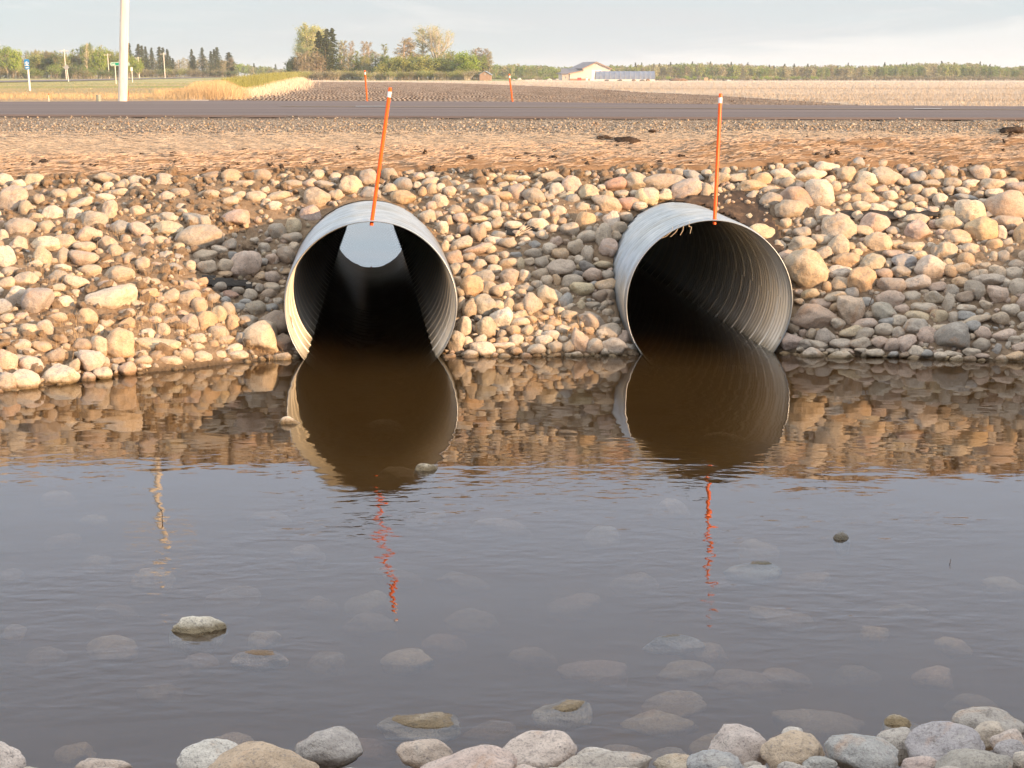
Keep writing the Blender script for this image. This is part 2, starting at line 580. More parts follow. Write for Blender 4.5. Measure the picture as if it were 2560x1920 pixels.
# erosion blanket, wrinkled
def blanket_z(x, y):
    low = lerp([-9, -3.2, -2.2, -1.6, 0, 1.3, 2.2, 3.4, 9], [13.62, 13.60, 13.66, 13.72, 13.72, 13.70, 13.66, 13.64, 13.6], x) + 0.05 * nz(x, 3, 2.2) + 0.03 * nz(x, 9, 6)
    z = bank_z(x, y, False) + 0.016
    k = min(1.0, max(0.0, (y - low) / 0.08)) * (1.0 if y < 14.1 else max(0.3, 1 - (y - 14.1) / 0.5))
    wr = 0.30 + 0.8 * nz(x * 0.55, y * 2.4, 2.4, 4) + 0.8 * abs(nz(x * 0.9 + y, y * 3.2 - x, 3.6, 1)) + 0.35 * nz(x * 1.5, y * 5, 4.0, 2) + 0.30 * abs(nz(x * 2.5 + y * 2, y * 9, 3.0, 8))
    amp = 0.046 + 0.022 * max(0, min(1, (x - 1.0) / 1.3))
    z += amp * k * max(0, wr) ** 1.2 + 0.010 * nz(x, y * 2, 7, 2) * k
    return z, low


xs = np.arange(-8, 8.001, 0.03)
vs = np.linspace(0, 1, 34)
V = []
for v_ in vs:
    for x in xs:
        _, low = blanket_z(x, 13.9)
        uu = lerp([-9, -3, 0, 1.5, 2.4, 3.2, 9], [.27, .27, .27, .30, .44, .52, .55], x) + 0.07 * nz(x, 1, 1.3, 6)
        hi = CREST + uu * (y_near(x) - CREST)
        y = low + (hi - low) * v_
        z, _ = blanket_z(x, y)
        if v_ < 0.03: z -= 0.03
        if v_ > 0.97: z -= 0.012
        V.append((x, y, z))
nx, ny = len(xs), len(vs)
i, j = np.meshgrid(np.arange(nx - 1), np.arange(ny - 1))
a = (j * nx + i).ravel()
Fc = np.stack([a, a + 1, a + 1 + nx, a + nx], 1)
tag(obj('erosion_blanket', np.array(V), Fc, M_BURLAP, smooth=True),
    'wrinkled orange brown coir erosion blanket spread along the top of the rock slope', 'erosion blanket')
# thatch of straw between blanket and gravel
xs = np.arange(-8.0, 8.001, 0.04)
ys = np.arange(13.75, 15.6, 0.04)
V, Fc = grid_mesh(xs, ys, lambda x, y: bank_z(x, y, False) + 0.009 + 0.010 * nz(x, y, 9, 3) + 0.008 * nz(x, y, 2.2, 5))
Fk = []
for q in Fc:
    if all(0.12 < (V[k][1] - CREST) / (y_near(V[k][0]) - CREST) < 0.66 for k in q): Fk.append(q)
tag(across(obj('straw_mulch', V, np.array(Fk), M_SHOULDER, smooth=True)), kind='structure')

# ------------------------------------------------------------------ road
near, far = NEAR_E, FAR_E
pxs = np.linspace(-1400, 3900, 90)
V, Fq = [], []
NR = 14
for p in pxs:
    yn, yf = np.interp(p, [q[0] for q in near], [q[1] for q in near]), np.interp(p, [q[0] for q in far], [q[1] for q in far])
    A, B = at_z(p, yn, RZ), at_z(p, yf, RZ)
    V.append((A.x, A.y - 0.03, RZ - 0.018))
    for k in range(NR):
        V.append(tuple(A.lerp(B, k / (NR - 1))))
    V.append((B.x, B.y + 0.06, RZ - 0.3))
n_ = NR + 2
for i in range(len(pxs) - 1):
    for k in range(n_ - 1):
        a = i * n_ + k
        Fq.append((a, a + n_, a + n_ + 1, a + 1))
road = obj('road', V, Fq, M_ROAD)
tag(road, kind='structure')
M_YEL = simple('faded_yellow_paint', (0.26, 0.19, 0.11), 0.8)
M_WHT = simple('white_road_paint', (0.42, 0.41, 0.39), 0.7)
Vl, Fl = [], []
lp = [(700, 265.4), (1280, 267.7), (1920, 271.3), (2560, 273.6), (3300, 275)]
for i, p in enumerate(np.linspace(700, 3300, 60)):
    y = np.interp(p, [q[0] for q in lp], [q[1] for q in lp])
    A, B = at_z(p, y + 0.6, RZ + 0.004), at_z(p, y - 0.3, RZ + 0.004)
    Vl += [tuple(A), tuple(B)]
    if i: Fl.append((2 * i - 2, 2 * i, 2 * i + 1, 2 * i - 1))
tag(obj('yellow_road_line', Vl, Fl, M_YEL), kind='structure')
for p0, p1, y in ((889, 962, 265.5), (2285, 2354, 271.7), (-500, -425, 263)):
    q = [at_z(p0, y + 0.7, RZ + 0.008), at_z(p1, y + 0.7, RZ + 0.008), at_z(p1, y - 0.5, RZ + 0.008), at_z(p0, y - 0.5, RZ + 0.008)]
    tag(obj('white_road_dash', q, [(0, 1, 2, 3)], M_WHT), kind='structure')

# ------------------------------------------------------------------ water
M_WATER, t = mat('pond_water')
pos = t.n('ShaderNodeNewGeometry').outputs['Position']
sepp = t.n('ShaderNodeSeparateXYZ', ins={0: pos})
patch = t.noise(0.8, t.mapping(pos, scale=(0.8, 1.2, 1)), 3, 0.6, 0.5)
r1 = t.noise(9.0, t.mapping(pos, scale=(0.9, 1.7, 1), rot=(0, 0, math.radians(-38))), 1.5, 0.45, 0.35)
r2 = t.noise(26.0, t.mapping(pos, scale=(0.7, 1.5, 1), rot=(0, 0, math.radians(20))), 2, 0.5, 0.2)
r0 = t.noise(2.4, t.mapping(pos, scale=(1, 1.3, 1)), 2, 0.5)
shore = t.mr(sepp.outputs['Y'], 7.0, 9.3, 1.0, 0.08)
inner = t.mr(sepp.outputs['Y'], 11.4, 12.4, 1.0, 0.06)
amp = t.math('MULTIPLY', t.math('MULTIPLY', shore, inner), t.mr(patch, 0.42, 0.64, 0.22, 1.35))
hgt = t.math('ADD', t.math('MULTIPLY', r1, 1.0), t.math('MULTIPLY', r2, 0.14))
hgt = t.math('MULTIPLY', hgt, amp)
hgt = t.math('ADD', hgt, t.math('MULTIPLY', t.math('MULTIPLY', r0, 0.8), inner))
bmp = t.n('ShaderNodeBump', ins={'Height': hgt, 'Strength': 1.0, 'Distance': 0.0027})
fr = t.n('ShaderNodeFresnel', ins={'IOR': 1.43, 'Normal': bmp.outputs[0]})
gl = t.n('ShaderNodeBsdfGlossy', ins={'Color': (1, 1, 1, 1), 'Roughness': 0.0, 'Normal': bmp.outputs[0]})
tr = t.n('ShaderNodeBsdfTransparent', ins={'Color': (0.97, 0.95, 0.92, 1)})
mx = t.n('ShaderNodeMixShader', ins={0: fr.outputs[0], 1: tr.outputs[0], 2: gl.outputs[0]})
vol = t.n('ShaderNodeVolumePrincipled', ins={'Color': (0.40, 0.23, 0.075, 1), 'Density': 4.9, 'Anisotropy': 0.2})
t.n('ShaderNodeOutputMaterial', ins={'Surface': mx.outputs[0], 'Volume': vol.outputs[0]})
v, f = box(-15, 15, 2.6, 33, -0.9, 0.0)
water = obj('water', v, f, M_WATER)
tag(water, kind='structure')

# ------------------------------------------------------------------ culverts
def build_culvert():
    pitch_, amp_ = 0.076, 0.0105
    seg = 128
    L1 = 7.0
    ring_y = [0, 0.004]
    n1 = int(L1 / (pitch_ / 10))
    ring_y += [0.012 + k * pitch_ / 10 for k in range(n1)]
    last = ring_y[-1]
    n2 = int((PLEN - last) / (pitch_ / 4))
    ring_y += [last + (k + 1) * pitch_ / 4 for k in range(n2)]
    ring_y[-1] = PLEN
    ry = np.array(ring_y)
    th = np.linspace(0, 2 * np.pi, seg, endpoint=False)
    Y, T = np.meshgrid(ry, th, indexing='ij')
    ph = (Y / pitch_ - T / (2 * np.pi) * 1.0) * 2 * np.pi
    fade = np.clip((Y - 0.03) / 0.05, 0, 1)
    wob = 0.003 * np.sin(T * 2 + 0.6) + 0.0015 * np.sin(T * 5 + 1.0)
    R = PR + amp_ * np.sin(ph) * fade + wob

    def surf(off):
        rr = R + off
        return np.stack([rr * np.cos(T), Y, rr * np.sin(T)], -1).reshape(-1, 3)
    nr = len(ry)
    i, j = np.meshgrid(np.arange(seg), np.arange(nr - 1))
    a = (j * seg + i).ravel()
    b = (j * seg + (i + 1) % seg).ravel()
    outer = np.stack([a, b, b + seg, a + seg], 1)
    nv = nr * seg
    inner_ = np.stack([b, a, a + seg, b + seg], 1) + nv
    k = np.arange(seg)
    k2 = (k + 1) % seg
    lip = np.stack([k2, k, k + nv, k2 + nv], 1)
    e = (nr - 1) * seg
    lip2 = np.stack([k + e, k2 + e, k2 + e + nv, k + e + nv], 1)
    V = np.concatenate([surf(0.0018), surf(-0.0018)])
    barrel = (V, np.concatenate([outer, inner_, lip, lip2]), len(outer))
    # lock seams: a fine raised line every fourth corrugation, inside
    def helix(y0, ny_, step):
        VV, FF = [], []
        sg = 96
        for q in range(ny_):
            yc = y0 + q * step
            for s in range(sg + 1):
                tt = 2 * math.pi * s / sg
                y = yc + tt / (2 * math.pi) * pitch_
                r = PR - 0.0170 + 0.003 * math.sin(tt * 2 + 0.6) + 0.0015 * math.sin(tt * 5 + 1.0)
                for dy, dr in ((-0.006, 0.010), (-0.002, -0.001), (0.003, -0.001), (0.007, 0.010)):
                    VV.append((math.cos(tt) * (r + dr), y + dy, math.sin(tt) * (r + dr)))
            b0 = q * (sg + 1) * 4
            for s in range(sg):
                for c in range(3):
                    a_ = b0 + s * 4 + c
                    FF.append((a_, a_ + 1, a_ + 5, a_ + 4))
        return VV, FF
    seam = helix(0.30, 34, pitch_ * 4)
    # rolled rim, a thin bead round the mouth
    rv, rf = [], []
    sg, rs = 128, 8
    for s in range(sg):
        tt = 2 * math.pi * s / sg
        w_ = 0.003 * math.sin(tt * 2 + 0.6) + 0.0015 * math.sin(tt * 5 + 1.0)
        for q in range(rs):
            aa = 2 * math.pi * q / rs
            r = PR + w_ + 0.0042 * math.cos(aa)
            rv.append((r * math.cos(tt), -0.001 + 0.0042 * math.sin(aa), r * math.sin(tt)))
    for s in range(sg):
        for q in range(rs):
            rf.append((s * rs + q, s * rs + (q + 1) % rs, ((s + 1) % sg) * rs + (q + 1) % rs, ((s + 1) % sg) * rs + q))
    return barrel, seam, (rv, rf)


barrel, seam, rim = build_culvert()
rotq = AX.to_track_quat('Y', 'Z')
cul = thing('culvert', 'left galvanised corrugated steel culvert, with the pale sky mirrored in the water through its bore', 'culvert', PL0, 'corrugated steel culverts under the road')
cul.rotation_mode = 'QUATERNION'
cul.rotation_quaternion = rotq
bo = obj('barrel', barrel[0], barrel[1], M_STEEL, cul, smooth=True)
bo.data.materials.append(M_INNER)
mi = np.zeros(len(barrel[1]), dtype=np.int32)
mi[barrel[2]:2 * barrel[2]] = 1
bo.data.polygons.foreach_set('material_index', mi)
ch = [bo,
      obj('lock_seam', seam[0], seam[1], M_SEAM, cul, smooth=True),
      obj('rim', rim[0], rim[1], M_STEEL, cul, smooth=True)]
c2 = cul.copy(); COL.objects.link(c2); c2.location = PR0
c2['label'] = 'right galvanised corrugated steel culvert, seen at an angle with its ribbed inside wall showing'
for o in ch:
    k = o.copy(); COL.objects.link(k); k.parent = c2


# ------------------------------------------------------------------ marker posts
def marker(base, top, label, yb=None):
    base, top = Vector(base), Vector(top)
    L = (top - base).length
    t0 = thing('marker_post', label, 'marker post', base, 'orange marker posts on the culvert ends')
    t0.rotation_mode = 'QUATERNION'
    t0.rotation_quaternion = (top - base).to_track_quat('Z', 'Y')
    r = 0.0130
    v, f = tube((0, 0, -0.03), (0, 0, L - 0.006), r, r, 20)
    obj('rod', v, f, M_ORANGE, t0, smooth=False)
    v, f = tube((0, 0, L - 0.006), (0, 0, L + 0.001), r * 0.98, r * 0.72, 20)
    obj('end_cap', v, f, M_ORANGE, t0)
    v, f = tube((0, 0, L - 0.066), (0, 0, L - 0.027), r + 0.0012, r + 0.0012, 20)
    obj('reflective_band', v, f, M_BAND, t0)
    v, f = join([tube((-0.022, -0.004, 0.006), (0.022, -0.004, 0.006), 0.004, 0.004, 6)])
    obj('bolt', v, f, M_BOLT, t0)
    return t0


marker(PL0 + Vector((0.012, 0.05, PR - 0.005)), at_y(975.6, 219, 11.72), 'orange marker post with a white band, leaning right from the top of the left culvert')
marker(PR0 + Vector((0.03, 0.05, PR - 0.005)), at_y(1801.5, 234, 12.0), 'orange marker post with a white band, standing on the top of the right culvert')
fl, frr = PL0 + AX * (PLEN - 0.05) + Vector((0, 0, PR)), PR0 + AX * (PLEN - 0.05) + Vector((0, 0, PR))
marker(fl, at_y(912, 176, fl.y - 0.1), 'small orange marker post beyond the road, behind the leaning post on the left')
marker(frr, at_y(1273, 185, frr.y - 0.1), 'small orange marker post beyond the road, near the middle of the tilled field')

M_CLOD, t = mat('dark_clod')
pos = t.n('ShaderNodeNewGeometry').outputs['Position']
f1 = t.noise(40.0, pos, 4, 0.7)
finish(t, t.ramp(f1, [(0.3, (0.03, 0.022, 0.018)), (0.7, (0.10, 0.07, 0.05))]), 0.95, bump=f1, bstr=0.8, bdist=0.01, spec=0.1)
# ------------------------------------------------------------------ rocks
TINT = {
    't': (0.50, 0.415, 0.31), 'w': (0.60, 0.53, 0.43), 'g': (0.38, 0.345, 0.295), 'G': (0.29, 0.27, 0.245),
    'b': (0.29, 0.31, 0.315), 'p': (0.50, 0.39, 0.32), 'r': (0.41, 0.25, 0.195), 'o': (0.54, 0.385, 0.235),
    'n': (0.33, 0.255, 0.19), 'y': (0.54, 0.45, 0.30), 'W': (0.70, 0.65, 0.57), 'd': (0.18, 0.185, 0.185),
    's': (0.42, 0.37, 0.30),
}
TINT = {k: tuple(0.78 * a + 0.22 * b for a, b in zip(v, (0.49, 0.40, 0.315))) for k, v in TINT.items()}
CNAME = {'t': 'tan', 'w': 'cream', 'g': 'grey', 'G': 'dark-grey', 'b': 'bluish-grey', 'p': 'pinkish-tan', 'r': 'reddish',
         'o': 'orange-tan', 'n': 'brown', 'y': 'yellowish', 'W': 'whitish', 'd': 'slate', 's': 'grey-brown'}


def rock_variant(seed, level, angular):
    rg = np.random.default_rng(seed)
    bm = bmesh.new()
    bmesh.ops.create_icosphere(bm, subdivisions=level, radius=1.0)
    V = np.array([v.co[:] for v in bm.verts])
    Fc = np.array([[v.index for v in f.verts] for f in bm.faces])
    bm.free()
    D = V / np.linalg.norm(V, axis=1)[:, None]
    K = rg.integers(8, 13)
    N = rg.normal(size=(K, 3))
    N /= np.linalg.norm(N, axis=1)[:, None]
    H = rg.uniform(0.60, 0.98, K)
    dn = D @ N.T
    rr = np.where(dn > 0.05, H[None, :] / np.maximum(dn, 0.05), 9.0)
    rr = np.minimum(rr, 9.0)
    p = {0: 10.0, 1: 20.0, 2: 50.0}[angular]
    r = (np.sum(rr ** -p, axis=1) + 1.0 ** -p) ** (-1 / p)
    a0, a1 = (0.12, 0.026) if angular < 2 else (0.12, 0.045)
    for q, d in enumerate(D):
        v = Vector(d) * 1.1 + Vector((seed * 3.7, 0, 0))
        r[q] *= 1 + a0 * mnoise.noise(v * 1.2) + 0.07 * mnoise.noise(v * 2.9) + a1 * mnoise.noise(v * 7.0)
    V = D * r[:, None]
    lo, hi = V.min(0), V.max(0)
    V = (V - (lo + hi) / 2) / ((hi - lo) / 2)
    return V, Fc


HI = [rock_variant(s, 4, (0, 1, 2, 2, 2)[s % 5]) for s in range(30)]
HI_ANG = [i for i in range(30) if i % 5 == 4]
HI_RND = [i for i in range(30) if i % 5 < 2]
LO = [rock_variant(100 + s, 3, (0, 1, 2, 2, 2)[s % 5]) for s in range(16)]
TINY = [rock_variant(200 + s, 1, 1) for s in range(8)]
HI_ME = []
for s, (v, f) in enumerate(HI):
    me = bpy.data.meshes.new('rock')
    me.from_pydata(v.tolist(), [], f.tolist())
    me.polygons.foreach_set('use_smooth', np.ones(len(me.polygons), dtype=bool))
    me.materials.append(M_ROCK)
    me.update()
    HI_ME.append(me)


def bank_hit(px, py, off):
    """march the sight line to the bank and return the point that lies 'off' above its surface"""
    r = ray(px, py)
    r = r / r.y
    lo = 9.0
    y = lo
    prev = None
    while y < 15.4:
        p = Vector((r.x * y, y, CH + r.z * y))
        g = p.z - (bank_z(p.x, y, False) + off)
        if g < 0 and prev is not None:
            y0, y1 = y - 0.05, y
            for _ in range(12):
                m = (y0 + y1) / 2
                if CH + r.z * m - (bank_z(r.x * m, m, False) + off) < 0: y1 = m
                else: y0 = m
            m = (y0 + y1) / 2
            return Vector((r.x * m, m, CH + r.z * m))
        prev = g
        y += 0.05
    return None


# every listed stone: centre x, centre y, width, height (in the pixels of an enlarged detail) and a colour letter
def parse(s, sc, ox, oy):
    out = []
    for tok in s.split():
        q = tok.split(',')
        x, y, w_, h_ = (float(k) for k in q[:4])
        c = q[4] if len(q) > 4 else random.choice('ttttwwgsspy')
        out.append((x / sc + ox, y / sc + oy, w_ / sc, h_ / sc, c, float(q[5]) if len(q) > 5 else None))
    return out


LA = """635,350,160,75,t 805,370,100,80,w 890,365,60,55,t 640,395,70,50 725,390,80,70,t 805,398,80,50 715,435,110,50,t 490,365,70,40
575,405,60,50 110,385,75,55,w 75,480,150,170,s 150,530,80,100,t 230,480,60,75 475,500,150,55,w,20 620,460,110,45,w 555,595,150,110,s 655,545,90,130,t
815,545,85,70,t 885,525,65,50 1073,515,65,40,w 1083,557,55,55,t 1255,335,110,60,n 1400,340,150,80,o 1240,445,130,60,t 1340,425,85,45 1455,385,130,50,t
1420,450,75,50 1515,458,110,65,t 1575,415,50,40 1365,483,85,65,t 1640,455,150,50,t,12 1740,380,120,45,s 1835,375,75,50,p 1930,385,120,45,g 1725,475,100,30,t
1880,465,140,120,p 1990,452,75,70,t 2080,400,120,120,y 1000,588,130,75,s 995,655,170,100,t 1165,605,150,85,g 1175,695,260,130,g,10 1385,585,150,90,p 845,655,140,75,p,-20
715,640,110,80,b 120,650,170,120,s 280,655,90,100,t 525,685,140,100,p 1360,742,75,75,g 1300,770,85,50,w 1213,803,135,65,t 1380,810,70,60,b 1130,775,80,45,w
745,710,60,60,g 865,735,85,95,p 950,720,85,60,t 640,740,110,90,t 685,785,80,90,t 110,745,95,100,t 270,740,150,90,w 380,725,125,85,t 500,755,120,60,t
40,830,100,150,w 255,825,90,140,t 375,815,70,110,s 490,825,165,95,p 755,812,80,50,g 980,820,70,80,g 1045,820,75,50,b 845,860,80,85,t 940,865,90,45,p
1030,885,90,70,b 975,910,75,65,t 1130,870,60,70,t 1230,872,110,80,t 1343,865,100,75,t 1455,870,165,170,p 1690,810,100,110,n 1745,755,60,60,t 1555,840,60,40,b
205,860,90,50,w 370,875,90,40,w 715,925,170,105,t 850,920,60,40,o 1335,915,75,35,o 1195,965,70,65,o 1610,935,95,70,p 1540,930,60,60,o 450,965,130,75,w,-25
630,985,110,65 770,1000,95,55,t 870,965,60,60 920,970,60,60,t 890,1025,110,60,o 40,970,90,80,t 100,1045,110,110,w 215,1085,150,185,G,-20 655,1065,270,135,w
315,1040,80,45,o 1010,1050,100,90,t 1120,1065,120,105,t 1125,985,110,55,p,-15 1300,990,80,55,g 1365,1035,90,45,r,-15 1405,1010,80,40,s 1260,1055,80,60,g
1335,1070,60,45,b 1480,1035,80,60,s 1540,995,55,50,g 1610,1000,90,70,t 1590,1035,90,60,n 1455,1080,70,40,b 1420,1110,70,50,b 1515,1120,110,90,g
1600,1120,90,55,b 1645,1080,60,50,s 930,1130,90,80,t 1180,1110,85,100,t 1225,1210,100,140,o 1300,1160,90,110,t 1345,1130,90,90,s 1380,1205,80,90,o 1460,1200,120,80,g
1625,1205,190,130,n 1530,1300,190,185,w 1675,1320,120,100,n 270,1245,100,110,s 460,1240,60,30,w 750,1215,90,80,o 1295,1265,110,80,s 1335,1300,100,50,t
710,1330,160,175,o 925,1335,250,75,y 875,1270,80,60,w 965,1250,80,80,t 1070,1270,60,50,t 590,1345,90,120,s 485,1330,110,65,n 110,1340,130,70,w
245,1350,110,70,o 30,1430,130,130,p 185,1450,130,90,w 330,1400,100,90,n 540,1435,140,140,w 615,1440,70,70,s 440,1460,60,90,t 350,1515,220,120,W
140,1545,170,115,w 40,1560,110,120,g 90,1612,65,40,w 265,1597,70,35,t 845,1430,110,60,t 835,1390,80,50,t 925,1400,90,60,n 1005,1430,130,55,w
1090,1395,105,80,t 1195,1410,105,75,w 855,1458,70,25,W 1290,1395,85,50,t 1375,1355,105,50,w 1405,1395,115,50,w 1510,1405,30,25,w 700,1425,80,40,n
150,1375,100,50,t 145,1420,100,50,w 1430,1290,80,60,b 45,1180,90,60,t 60,1260,80,60 20,700,60,90,w 60,900,100,60,t 1700,1110,60,90,p"""
LB = """75,225,140,70,t 85,275,80,90,t 20,290,60,70,o 150,265,70,70,w 215,290,85,75,t 150,365,110,95,w 80,395,85,65,p 245,235,90,55,t 315,270,90,70,w 345,225,90,50,w
385,185,65,50,w 420,300,135,70,w 445,205,110,45,w 525,190,80,60,y 540,285,70,55,t 655,188,135,45,y 740,195,110,40,w 600,320,130,60,o 520,375,155,110,G 445,415,90,85,t
545,455,100,60,w 610,400,60,60,t 700,295,110,115,p 830,325,150,120,s 965,190,185,85,y 1100,250,140,140,p 990,275,110,90,w 1045,325,140,40,y,25 1225,310,130,130,y
1105,350,105,80,b 1420,235,140,100,r 1355,385,200,120,t,-15 1510,375,140,85,r 1650,330,150,130,w 1570,215,170,120,t 1610,415,90,65,w 1385,505,115,140,w
1495,480,110,75,s 1465,570,110,80,t 1205,510,130,130,o 1090,570,120,100,s 1330,630,100,200,t 1215,620,140,90,w 1390,710,120,130,p 1455,635,75,70,t 1010,430,100,70,w
775,465,70,55,t 860,530,140,85,w 970,560,90,60,w 905,460,70,75,w 985,495,50,70,y 680,540,115,75,w 575,600,100,45,b 560,520,80,90,t 425,490,110,50,y 295,490,100,85,p
210,500,60,70,t 165,555,80,90,w 315,565,90,80,G 425,600,100,130,n 215,640,75,60,w 170,690,60,80,t 310,665,130,100,w 540,645,130,55,w 640,672,120,85,s
420,710,190,60,p,15 250,770,120,110,p 510,710,80,60,t 770,650,80,55,w 740,675,60,45,w 890,610,80,80,w 990,650,80,70,p 935,705,80,80,w 1130,690,110,110,t
1220,745,85,120,s 1020,750,110,90,o 700,745,80,40,b 620,755,80,60,g 530,790,100,75,t 795,800,80,60,t 650,810,130,70,t 730,820,60,90,y 885,810,90,85,s
255,855,75,85,s 325,840,80,60,t 355,880,100,75,o 460,910,145,100,g 1030,845,185,115,s 1215,840,110,80,d,-15 1155,885,90,40,d 1255,895,140,90,p 1330,820,130,50,y
1395,910,80,80,g 1355,970,140,95,o 875,890,110,85,t 760,905,80,90,w 650,915,130,115,s 380,980,155,150,o 275,945,60,70,o 300,1015,80,80,t 500,990,110,90,s
560,1020,85,90,t 615,985,90,70,w 765,995,110,55,g 740,1035,75,70,t 665,1040,80,60,t 920,940,80,80,t 990,935,60,80,o 1100,940,150,85,s 1180,1000,155,100,y
945,1050,160,150,s 1060,1090,100,120,b 820,1110,130,150,s 1315,1045,110,85,n 1400,1045,80,80,n 465,1115,155,145,g 360,1150,95,150,t 295,1110,60,110,t
555,1125,105,75,t 645,1115,80,110,t 740,1130,110,80,o 590,1210,150,155,W 930,1160,75,50,t 1080,1130,90,50,t 1095,1185,120,60,t 1175,1130,70,90,y 1255,1120,110,60,s
1340,1115,60,60,t 480,1275,130,140,s 325,1270,90,130,w 740,1180,80,65,t 725,1240,130,65,w 690,1300,110,70,o 820,1225,60,60,o 895,1205,80,40,o 970,1245,100,50,o
1250,1235,180,115,s,-20 1045,1285,100,50,w 930,1280,90,45,s 960,1335,120,70,W 780,1300,80,80,t 870,1320,60,50,w 1370,1175,80,60,t 1380,1300,150,105,s
1340,1315,100,80,w 1230,1305,80,60,o 1170,1385,115,200,p,8 1270,1420,105,120,w 1410,1415,165,115,w,-15 1495,1355,110,120,p 1080,1420,75,100,t 990,1420,110,75,t
900,1375,110,80,w 845,1440,125,80,w 970,1485,100,35,o 845,1485,65,30,o 1140,1480,90,50,w 1340,1460,50,60,w 1485,1490,75,30,w 1530,1430,100,60,g 265,1385,120,150,t
345,1385,75,80,w 455,1430,165,100,w,-15 600,1410,155,45,w 600,1370,90,45,t 700,1455,80,60,o 365,1475,125,60,g 360,1500,115,45,p 610,1490,90,45,w 440,1365,80,70,w
700,1210,60,60,t 190,200,80,50,w 1690,560,1,1,t 1230,570,60,60,g 800,1360,60,40,o 540,1480,60,40,p 1430,1440,70,60,g"""
LC = """455,190,150,90,w 155,245,150,90,w 345,250,190,85,w 330,212,100,50,w 475,270,75,60,w 585,240,145,105,t 710,215,90,50,t 725,265,140,90,w 870,250,190,110,s 1020,225,105,70,p
1075,260,95,85,b 1160,295,110,55,s 120,285,65,65,w 190,305,100,90,s 270,320,65,60,p 405,370,200,185,w,-20 35,270,80,90,t 70,345,140,60,t 75,415,155,105,g
255,395,205,130,n,-25 220,485,210,135,s 440,520,120,135,w 510,325,80,80,t 690,335,150,90,t 825,340,80,65,p 885,380,90,65,w 740,395,120,60,t 600,460,70,60,t
690,460,110,85,t 800,465,130,55,w,-12 885,445,110,50,w 1060,345,120,75,t 1150,360,100,80,w 1065,400,90,50,s 1100,435,70,40,w 1080,480,95,40,w 1175,485,70,60,p
950,520,70,75,w 530,605,215,185,t 345,570,95,75,w 175,565,70,65,t 285,635,105,75,g 780,565,180,125,p 665,525,75,80,t 700,620,120,90,t,-25 1065,545,170,80,s
1075,620,165,140,p 1290,575,190,110,s 1425,490,190,150,w 1270,500,130,55,y,20 1400,395,140,50,b 1500,615,205,170,o 1685,450,260,190,p 1690,570,170,105,p
1760,330,140,80,p 1590,365,120,75,w 1580,300,150,70,t 1695,290,110,65,s 1430,295,110,50,w 1385,350,100,50,w,-15 1300,290,120,60,s 1635,640,75,105,w 1340,670,160,105,t
1780,660,100,170,o 800,705,160,140,y 530,730,130,150,s 415,680,120,70,t 905,615,85,50,g 920,705,95,55,t 1045,725,160,60,t 620,730,65,65,o 690,735,65,70,t
660,775,70,70,o 590,820,175,95,o 760,840,160,125,s 430,775,100,95,g 165,795,130,85,p 315,880,270,255,y 910,785,130,65,p 980,830,160,95,b 1160,870,190,160,w
1265,755,130,110,t 1080,785,100,60,t 1200,760,80,80,s 1275,850,60,85,y 1355,880,140,90,t 1400,820,100,100,o 1430,735,130,65,t 1525,760,45,70,t 1600,715,110,75,o
1450,752,110,50,s 1585,805,60,85,t 1650,800,80,90,g 1745,845,100,60,g 545,895,150,85,w 690,965,190,190,o,-25 895,1000,165,125,s 840,915,115,75,p 960,900,120,80,g
1065,975,170,105,w 545,980,120,85,t 455,1000,65,70,o,25 340,1050,110,70,y 510,1070,155,85,t 625,1050,80,85,b 885,1085,165,110,p 1030,1070,110,75,s 1185,1080,120,105,s
1205,1000,110,70,p 1300,1025,90,75,g 1455,1030,130,130,g,-30 1390,1070,100,85,n 1560,955,190,80,s 1615,1055,130,105,p 1750,1010,95,130,s 1785,1110,70,120,p
1450,920,60,75,s 1510,905,70,50,w 1630,905,80,80,t 615,1165,165,180,p 360,1205,265,160,p 410,1115,130,60,p 840,1165,150,105,g,-15 965,1155,100,65,p 1115,1150,155,80,s
1280,1120,75,145,s 1405,1140,120,40,w 1080,1200,165,65,y,-10 1055,1265,155,95,g 1395,1195,125,60,b 1465,1220,200,50,t,12 1535,1120,80,55,t 1705,1160,100,80,w
945,1230,100,75,w 865,1240,100,55,b 840,1290,110,80,w 710,1255,150,75,p 620,1300,150,65,y,15 700,1315,130,65,s,15 530,1250,90,75,w 1305,1350,210,195,G
1230,1285,110,65,t 1450,1275,90,80,b 1515,1310,100,80,p 1660,1325,150,70,p 1505,1395,115,85,s 1135,1330,120,105,p 235,1260,110,105,t 215,1370,140,115,p
350,1320,70,70,t 445,1340,120,105,s 400,1390,125,55,w,-20 330,1390,110,65,g 550,1390,130,65,g 680,1380,130,75,s 820,1375,120,70,p 900,1395,95,90,p 1005,1380,130,105,p,30
780,1450,110,60,w 905,1460,75,40,b 1060,1435,95,65,w 1135,1450,75,50,b 1315,1455,115,35,w 1440,1445,105,60,w 1510,1470,100,35,p 1610,1430,55,85,d,-15
1730,1475,125,70,o 690,1430,90,30,w 1760,1410,90,60,p 1740,1360,100,50,s 1290,900,90,90,o 1530,860,70,50,t 1240,640,80,60,p 1350,1390,60,60,s 590,1430,80,25,w
1310,1210,60,80,s 1215,1200,110,90,y 1700,760,60,60,t 1180,575,60,60,p 1600,880,80,60,t 1720,910,110,80,s 1680,700,60,70,s"""
